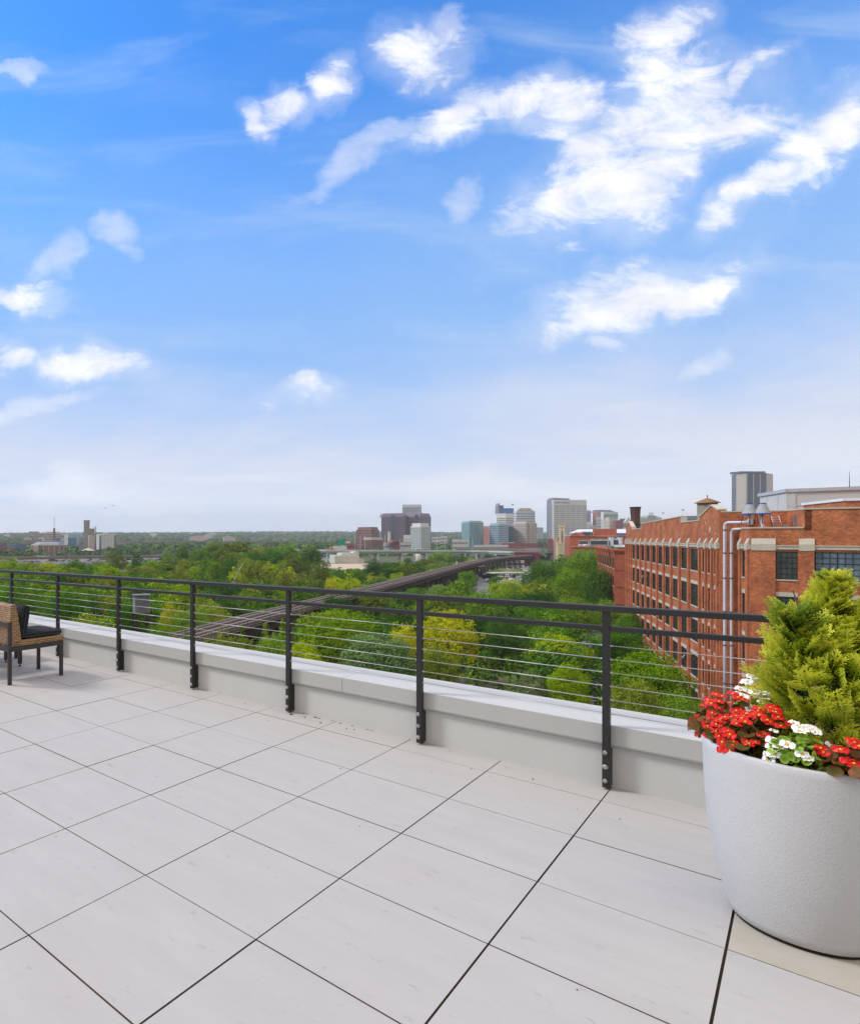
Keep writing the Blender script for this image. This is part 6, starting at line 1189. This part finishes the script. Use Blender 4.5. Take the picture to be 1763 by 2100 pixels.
HERO=[# vx, vtop, width, Y, proto, colour, where it stands
(690,1252,175,96,'nround','lime','broad flat-topped tree in front of the trestle between two railing posts'),
(775,1300,165,76,'ntier','blue','feathery tree low between the bright yellow-green tree and the golden one'),
(915,1246,150,98,'nloose','yellow','largest golden tree behind the railing post at the middle'),
(828,1277,80,100,'nloose','yellow','smaller golden tree left of the large golden one'),
(893,1330,90,82,'nround','olive','tree under the golden one just above the coping'),
(545,1272,46,88,'cone','olive','small conical tree before the trestle girder'),(497,1277,42,86,'cone','olive','slimmer conical tree left of the other conical one'),(580,1266,46,92,'cone','lime','conical tree at the left edge of the big bright tree'),(462,1302,120,78,'nround','olive','low tree covering the near end of the trestle'),(560,1310,110,80,'nround','mid','low tree filling under the two conical ones'),(622,1318,90,78,'ntier','lime','lower bright tree just above the coping near the post'),
(30,1200,120,118,'nround','mid','tree at the extreme left below the top rail'),(88,1182,95,150,'round','lime','tree crowned yellow behind the second railing post'),(135,1215,95,105,'nround','mid','tree right of the second railing post'),(195,1200,125,140,'round','mid','broad tree between the second and third railing posts'),(252,1240,80,100,'nround','mid','tree just left of the derelict tower'),(325,1190,95,165,'round','lime','bright tree behind the derelict tower'),(350,1228,60,118,'nloose','yellow','small tree with a golden top right of the derelict tower'),(392,1248,95,108,'nround','mid','tree left of the fourth railing post'),(428,1216,110,150,'round','dark','tree right of the fourth railing post above the track'),(432,1243,80,126,'nround','lime','bright bush-like tree between the fourth post and the track'),(60,1265,120,74,'nround','mid','low tree behind the wicker chair'),(180,1268,130,72,'nround','olive','long low tree just above the coping at the left'),(330,1285,80,84,'nround','mid','low tree right of the derelict tower foot'),(380,1300,60,80,'nround','dark','low dark tree at the near end of the track'),(10,1240,90,90,'nround','dark','dark tree behind the top of the wicker chair'),
(239,1128,62,335,'loose','olive','tall tree crown against the river left of the open-branched one'),(281,1134,38,318,'loose','dark','open-branched dark tree standing against the water'),(345,1129,48,325,'loose','mid','tree with a ragged top at the end of the bridge'),(374,1118,40,345,'tall','dark','dark upright tree rising over the middle wood'),(480,1110,95,352,'round','olive','tallest and broadest crown of the middle wood'),(440,1115,70,360,'round','olive','left shoulder of the tallest crowns'),(525,1121,60,348,'round','olive','crown just right of the tallest one'),(410,1125,60,340,'round','mid','crown between the dark upright tree and the tallest crowns'),(590,1117,66,370,'round','mid','left of the two dark crowns beside the sandy lot'),(638,1119,55,372,'tall','dark','dark crown overhanging the sandy lot'),(610,1140,60,345,'round','dark','dark crown under the pair beside the sandy lot'),
(400,1166,66,232,'round','lime','bright domed tree below the tallest crowns'),(482,1166,52,235,'loose','lime','small bright tree right of the bright domed one'),(551,1153,46,262,'tall','lime','upright bright tree before the two dark crowns'),(592,1164,54,255,'loose','yellow','yellowing tree left of the sandy lot'),(612,1174,50,240,'loose','olive','olive tree in front of the yellowing one'),(648,1188,50,215,'round','olive','tree at the top rail left of the sandy lot'),(20,1148,66,262,'round','lime','bright crown at the left edge under the river'),(62,1156,50,255,'loose','olive','crown second from the left under the river'),(100,1152,56,270,'round','yellow','orange-tinted crown below the left bridge'),(155,1150,66,290,'round','mid','broad crown below the middle of the left bridge'),(205,1148,50,300,'loose','olive','crown left of the open-branched tree'),(300,1160,70,250,'round','olive','wide crown below the open-branched tree'),(340,1175,60,225,'round','mid','crown left of the bright domed tree'),(450,1185,60,200,'round','mid','crown below the small bright tree'),(520,1190,60,205,'tall','mid','upright crown in the middle just over the top rail'),(560,1200,60,190,'round','dark','dark crown left of the track over the top rail'),(612,1205,60,190,'round','olive','crown left of the track at the fifth post'),
(684,1184,40,212,'nround','yellow','rounded yellow-green tree touching the track'),(730,1170,44,238,'round','mid','tree between the rounded yellow one and the dark pair'),(766,1150,46,305,'tall','dark','tall dark tree at the right end of the sandy lot'),(792,1153,36,310,'round','dark','dark tree just right of the tall dark one'),(760,1176,26,245,'loose','yellow','small yellowing tree beside the track'),(817,1153,46,330,'round','mid','tree behind the track left of the tank'),(836,1144,16,480,'round','dark','small round dark tree under the highway'),(815,1178,46,240,'round','lime','low bright tree beside the track'),(848,1160,40,330,'loose','olive','tree between the highway piers and the track'),(875,1146,50,430,'round','olive','left part of the grove before the highway'),(905,1133,56,450,'round','mid','tallest tree of the grove before the highway'),(937,1137,46,455,'round','mid','right part of the grove before the highway'),(972,1143,36,440,'loose','lime','bright tree at the bend of the track'),(700,1172,36,255,'tall','mid','upright tree before the right part of the sandy lot'),
(958,1170,46,235,'round','mid','tree by the road right of the track'),(942,1188,60,190,'round','mid','tree in front of it by the road'),(897,1204,60,172,'round','blue','low tree under the trestle bents'),(1041,1190,78,178,'nround','lime','bright tree standing out before the car park'),(1130,1156,105,196,'nround','dark','big dark tree right of the car park'),(1152,1143,60,245,'round','dark','dark tree behind the big one right of the car park'),(1104,1147,32,270,'round','dark','dark tree at the far edge of the car park'),(1205,1131,100,186,'nround','mid','massive tree in front of the arched brick block'),(1230,1165,60,150,'nround','dark','dark tree against the brick building left of the warehouse'),(1175,1170,80,165,'nround','mid','broad tree below the massive one'),
(1000,1214,110,140,'nround','mid','tree behind the middle rail right of the centre post'),(1060,1222,90,136,'nround','dark','dark tree right of it at the middle rail'),(1110,1235,110,120,'ntier','mid','layered tree left of the last free railing post'),(1178,1228,80,128,'nround','mid','tree beside the last free railing post'),(975,1262,90,112,'nround','dark','dark tree right of the golden one'),(1030,1275,80,106,'nround','dark','dark tree over the parked car gap'),(1147,1304,105,84,'ntier','lime','layered bright tree in front of the paved path'),(1085,1372,95,70,'nloose','pale','speckled shrub-like tree just above the coping'),(1165,1362,80,68,'ntier','lime','bright feathery tree right of the speckled one'),(1240,1232,60,132,'nround','mid','tree at the foot of the brick buildings'),(1290,1258,60,112,'ntier','mid','young layered tree against the far part of the warehouse'),(1268,1292,110,92,'ntier','mid','layered tree right of the last free railing post'),(1330,1338,150,68,'ntier','lime','big layered tree against the lower warehouse windows'),(1300,1400,110,60,'nround','olive','low tree behind the coping left of the planter'),(1395,1420,80,56,'nround','mid','low tree behind the red begonias'),(930,1175,26,300,'loose','mid','thin young tree between the track and the road')]
for i,(vx,vt,wv,Y,k,m_,lab) in enumerate(HERO):
    h=pz(vt,Y)-GZ; tree(px(vx,Y),Y,h/.985,wv/F*Y*1.06,k,m_,cname[m_]+' '+lab)
for x,y,w_,m_,lab in ((590,300,26,'mid','small round tree in the car park island'),(985,270,38,'pale','pale bushy tree in the middle of the car park'),(1205,240,18,'mid','small tree at the back right of the car park'),(755,250,20,'olive','small yellow-tinged tree far up the car park'),(630,470,18,'mid','small tree before the pale canopy'),(470,540,18,'dark','dark small tree left of the pale canopy')):
    vx,vt=z6(x,y-15); vb=z6(x,y+190)[1]; X_,Y_=gp(vx,vb); tree(X_,Y_,pz(vt,Y_)-GZ,w_/F*Y_*1.3,'round',m_,lab,'small trees in the car park')
# bleached dead trunk and bare branches
p=at(485,1190,240)
for (vx0,v0,vx1,v1,Y,lab) in ((1085/3.52+299.5-20,0,0,0,0,''),) if False else ((472,1182-4,497,1160-3,225,'bleached bare trunk leaning in the wood left of the track'),):
    a=at(vx0,v0+28,Y); b=at(vx1,v1,Y); q=MB(); q.tube([(a.x,a.y,GZ),a,b,b+Vector((1,0,1))],[.25,.18,.10,.03],6); q.tube([a+(b-a)*.5,b+Vector((-1.6,0,.2))],[.09,.03],5); q.build('dead_tree',mat('bleached wood',(.42,.40,.36),.9),label=lab,cat='dead tree')
# the rest of the woods
def track_x(Y):
    for a,b in zip(tp[:-1],tp[1:]):
        if a.y<=Y<=b.y: return a.x+(b.x-a.x)*(Y-a.y)/(b.y-a.y)
    return tp[-1].x
def hmax(x,y):
    v=CX+F*x/y
    lim=np.interp(v,[-60,60,61,230,231,310,400,460,470,655,660,780,781,860,870,955,960,1085,1090,1150,1400],[1150,1152,1156,1156,1154,1150,1140,1125,1118,1120,1165,1162,1150,1150,1140,1142,1218,1218,1165,1150,1150]) if x<track_x(y) else np.interp(v,[900,960,1085,1090,1150,1400],[1200,1218,1218,1168,1150,1150])
    return pz(lim,y)-GZ
def ok(x,y,sp):
    for X_,Y_,r in placed:
        if (X_-x)**2+(Y_-y)**2<(sp)**2: return False
    return True
def fill(n,yr,xr,sp,hr,wr,cols,kinds,label,group,exc=None):
    k=0; tries=0
    while k<n and tries<n*60:
        tries+=1; y=random.uniform(*yr); lo,hi=xr(y)
        if hi<=lo: continue
        x=random.uniform(lo,hi); s=random.uniform(*sp)
        if exc and exc(x,y): continue
        if not ok(x,y,s): continue
        hm=hmax(x,y)
        if hm<3.5: continue
        c=random.choice(cols); tree(x,y,min(random.uniform(*hr),hm*random.uniform(.86,1)),random.uniform(*wr),random.choice(kinds),c,label%cname[c],group%cname[c]); k+=1
    return k
GP='%s trees of the '
a_=fill(44,(62,165),lambda y:(-.27*y,track_x(y)-8),(5.5,8),(8,12),(8,12),['mid','mid','olive','lime','dark'],['nround','round','round'],'%s tree in the near wood between the coping and the track',GP+'near wood left of the track')
a_=fill(50,(165,300),lambda y:(-.26*y,track_x(y)-10),(8,12),(11,15),(10,15),['mid','olive','olive','dark','lime','mid'],['round','round','loose','tall'],'%s tree in the middle of the wood left of the track',GP+'middle wood left of the track')
a_=fill(30,(300,440),lambda y:(-.26*y,min(track_x(y)-12,px(650,y))),(11,15),(13,18),(13,18),['mid','olive','dark','olive'],['round','round','tall'],'%s tree at the back of the wood before the river',GP+'back wood before the river')
a_=fill(26,(205,330),lambda y:(px(655,y),track_x(y)-8),(8,11),(5.5,8.5),(8,11),['mid','olive','mid','lime','dark'],['round','loose'],'%s tree between the sandy lot and the track',GP+'strip between the lot and the track')
a_=fill(20,(330,470),lambda y:(px(800,y),track_x(min(y,470))-10),(10,13),(4,7),(9,12),['mid','olive','mid'],['round','loose'],'%s tree under and before the green highway',GP+'wood under the highway')
facade=lambda y:20.27+.609*y
lotex=lambda x,y:(y>135 and x>px(968,y) and x<px(1090,y))
a_=fill(40,(60,235),lambda y:(track_x(y)+8,facade(y)-7),(6,8.5),(7.5,11),(8,12),['mid','mid','dark','olive','dark'],['nround','round','round'],'%s tree between the track and the brick buildings',GP+'wood between track and warehouse',lambda x,y:lotex(x,y) or (y<125 and px(955,y)<x<px(1070,y)) or (y<130 and px(1165,y)<x<px(1240,y)))
# undergrowth: countless shrubs between the trunks
SV=[];sn=[]
k=70; d=rnd_unit(k); d[:,2]=np.abs(d[:,2]); pos=d*rng.uniform(.75,1.1,k)[:,None]*np.array([1,1,.8]); nn_=d+rnd_unit(k)*.6; nn_/=np.linalg.norm(nn_,axis=1)[:,None]
bl=leaves(pos,nn_,.42)
def clump_template(k,size,zs=.8):
    d=rnd_unit(k); d[:,2]=np.abs(d[:,2])*1.0-.15; pos=d*rng.uniform(.72,1.12,k)[:,None]*np.array([1,1,zs]); n=d+rnd_unit(k)*.55; n/=np.linalg.norm(n,axis=1)[:,None]; m=leaves(pos,n,size)
    V=np.einsum('kij,nj->kni',m[:,:,:3],LV)+m[:,None,:,3]; return V.reshape(-1,3),(np.arange(k*4).reshape(k,4)),np.tile(LT_,k)
def farmat(name,ramp):
    m,t,b=M0(name); n=t.nodes; l=t.links; uv=n.new('ShaderNodeUVMap'); sx=n.new('ShaderNodeSeparateXYZ'); l.new(uv.outputs[0],sx.inputs[0]); g=n.new('ShaderNodeNewGeometry')
    cr=n.new('ShaderNodeValToRGB'); e=cr.color_ramp.elements; e[0].color=ramp[0]+(1,); e[1].color=ramp[-1]+(1,)
    for i,c in enumerate(ramp[1:-1]): k=e.new((i+1)/(len(ramp)-1)); k.color=c+(1,)
    ad=n.new('ShaderNodeMath'); ad.operation='MULTIPLY_ADD'; l.new(g.outputs['Random Per Island'],ad.inputs[0]); ad.inputs[1].default_value=.28; l.new(sx.outputs[0],ad.inputs[2]); sb=n.new('ShaderNodeMath'); sb.operation='SUBTRACT'; l.new(ad.outputs[0],sb.inputs[0]); sb.inputs[1].default_value=.14; l.new(sb.outputs[0],cr.inputs[0])
    n.remove(b); d=n.new('ShaderNodeBsdfDiffuse'); l.new(cr.outputs[0],d.inputs[0]); l.new(d.outputs[0],n['Material Output'].inputs[0]); return m
m_under=farmat('undergrowth leaves',[(.04,.09,.015),(.08,.18,.018),(.16,.28,.025),(.26,.36,.03)]); m_far=farmat('far woodland',[(.03,.07,.025),(.055,.12,.03),(.09,.17,.04),(.16,.22,.06)])
def spread(name,tmpl,pts,mat_,**k):
    M=np.zeros((len(pts),3,4))
    for i,(x,y,z,r,h) in enumerate(pts):
        a=random.random()*6.28; M[i,0,0]=r*math.cos(a); M[i,0,1]=-r*math.sin(a); M[i,1,0]=r*math.sin(a); M[i,1,1]=r*math.cos(a); M[i,2,2]=h; M[i,:,3]=(x,y,z)
    o=bpy.data.objects.new(name,scatter(tmpl,M,rng.random(len(pts)),name,mat_)); C.objects.link(o); return tag(o,kind='stuff',**k)
pts=[]
for _ in range(1500):
    y=random.uniform(55,330); x=random.uniform(-.28*y,track_x(y)-5.5); r=random.uniform(1.6,3.2)
    if x>px(470,y) and x<px(700,y) and 180<y<215: continue
    pts.append((x,y,GZ,r,r*random.uniform(.9,1.5)))
for _ in range(650):
    y=random.uniform(58,240); x=random.uniform(track_x(y)+5.5,facade(y)-6)
    if lotex(x,y) or (y<128 and px(940,y)<x<px(1075,y)) or (y<150 and px(1150,y)<x<px(1245,y)): continue
    r=random.uniform(1.2,2.4); pts.append((x,y,GZ,r,r*random.uniform(.8,1.3)))
for _ in range(300):
    y=random.uniform(330,480); x=random.uniform(px(670,y),track_x(y)-7); r=random.uniform(2,3.4)
    if y>400 and x<px(780,y): continue
    pts.append((x,y,GZ,r,r*1.1))
for _ in range(90):
    y=random.uniform(92,126); x=random.uniform(px(940,y),px(1075,y)); r=random.uniform(.7,1.5); pts.append((x,y,GZ,r,r*.9))
spread('undergrowth',clump_template(90,.40),pts,m_under,label='tangled green shrubs and saplings filling the ground between the trees',cat='undergrowth')
# ------------------------------------------------------------------ hills and far woods
def hz(x,y):
    a=x/y; t=max(0,min(1,(y-1500)/2300)); t=t*t*(3-2*t)
    return GZ+t*(16+5*math.sin(x*.0011+1)+3*math.sin(x*.0031+y*.001)+ (6 if a>.12 else 6*max(0,(a+.2)/.32)))
q=MB(); nx,ny=60,26; vs=[]
for j in range(ny):
    y=1500*(4.2**(j/(ny-1)))
    for i in range(nx): x=-2600+i*(8000/(nx-1)); vs.append((x,y,hz(x,y)+.1))
q.add(vs,[(j*nx+i,j*nx+i+1,(j+1)*nx+i+1,(j+1)*nx+i) for j in range(ny-1) for i in range(nx-1)],0,True); q.build('hills',m_gr,kind='structure')
pts=[]
def addp(n,y0,y1,a0,a1,r0,r1,pr=1,exc=None):
    for _ in range(n):
        u=random.random(); y=math.sqrt(y0*y0+u*(y1*y1-y0*y0)); x=random.uniform(a0,a1)*y
        if exc and exc(x,y): continue
        r=random.uniform(r0,r1)*(1+y/6000); pts.append((x,y,hz(x,y)-.5,r,r*random.uniform(1.0,1.5)))
va=lambda v:(v-CX)/F
addp(2600,780,1480,va(300),va(700),5.5,8,1,lambda x,y:y>1290)
addp(1500,620,1480,va(-60),va(300),4,6.5,1,lambda x,y:(y<660) or (-160<x<px(250,y) and y<1150 and random.random()<.62) )
addp(700,660,1400,va(690),va(1130),3.5,6,1,lambda x,y:y<720 and random.random()<.4)
addp(5200,1510,4300,va(-80),va(1150),7,10,1,lambda x,y:va(290)*y<x<va(760)*y and (2040<y<2280 or (y>1500 and y<1640 and random.random()<.5)))
addp(500,4200,4600,va(-80),va(1300),9,12)
addp(120,560,640,va(1000),va(1130),3.5,5.5)
addp(160,1000,1300,va(1040),va(1110),5,8)
spread('far_woodland',clump_template(64,.42,.9),pts,m_far,label='hazy woodland and treetops rolling to the far hills',cat='woodland')
# white houses dotted on the far hill
for i,(vx,vy,Y) in enumerate([(b3(1483/3) ,1094.5,2500)]+[(307.6+.20354*x,1050.9+.20354*y,2600) for x,y in ((1500,262),(1555,258),(1655,256),(1745,252))]):
    if i==0: continue
    X_=px(vx,Y); z0=hz(X_,Y); zt=pz(vy,Y); q=MB(); q.box(-9,9,-5,5,z0-zt-4,0); q.profile([(-10,0),(10,0),(0,3.5)],lambda s,d,z:(s,-d,z),-5.5,5.5); q.build('hill_house',m_wp,None,(X_,Y-20,zt),label='pale house on the far hill, %s from the left'%['','first','second','third','fourth'][i],cat='house',group='pale houses on the far hill')
for i in range(26):
    vx=random.choice([random.uniform(5,300),random.uniform(310,700),random.uniform(960,1130)]); Y=random.uniform(1500,3200); X_=px(vx,Y); z0=hz(X_,Y); w_=random.uniform(8,26); h_=random.uniform(6,11); q=MB(); q.box(-w_,w_,-5,5,-3,h_+7); q.profile([(-w_-1,h_+7.01),(w_+1,h_+7.01),(0,h_+10)],lambda s,d,z:(s,-d,z),-5.5,5.5)
    me=q.data('hill_house',random.choice([m_wp,m_bei,m_lp,m_brn])); inst(me,'hill_house',None,(X_,Y-14,z0),random.uniform(-.3,.3),label='tiny pale house scattered among the far hill trees',cat='house',group='tiny houses scattered over the far hills')
# ------------------------------------------------------------------ haze
m,t,b=M0('haze air'); t.nodes.remove(b); v_=t.nodes.new('ShaderNodeVolumePrincipled'); v_.inputs['Color'].default_value=(.94,.965,1,1); v_.inputs['Density'].default_value=.00013; v_.inputs['Anisotropy'].default_value=.15
t.links.new(v_.outputs[0],t.nodes['Material Output'].inputs['Volume'])
q=MB(); q.box(-3500,6500,-300,6500,GZ-1.5,172); q.build('haze',m,kind='stuff')
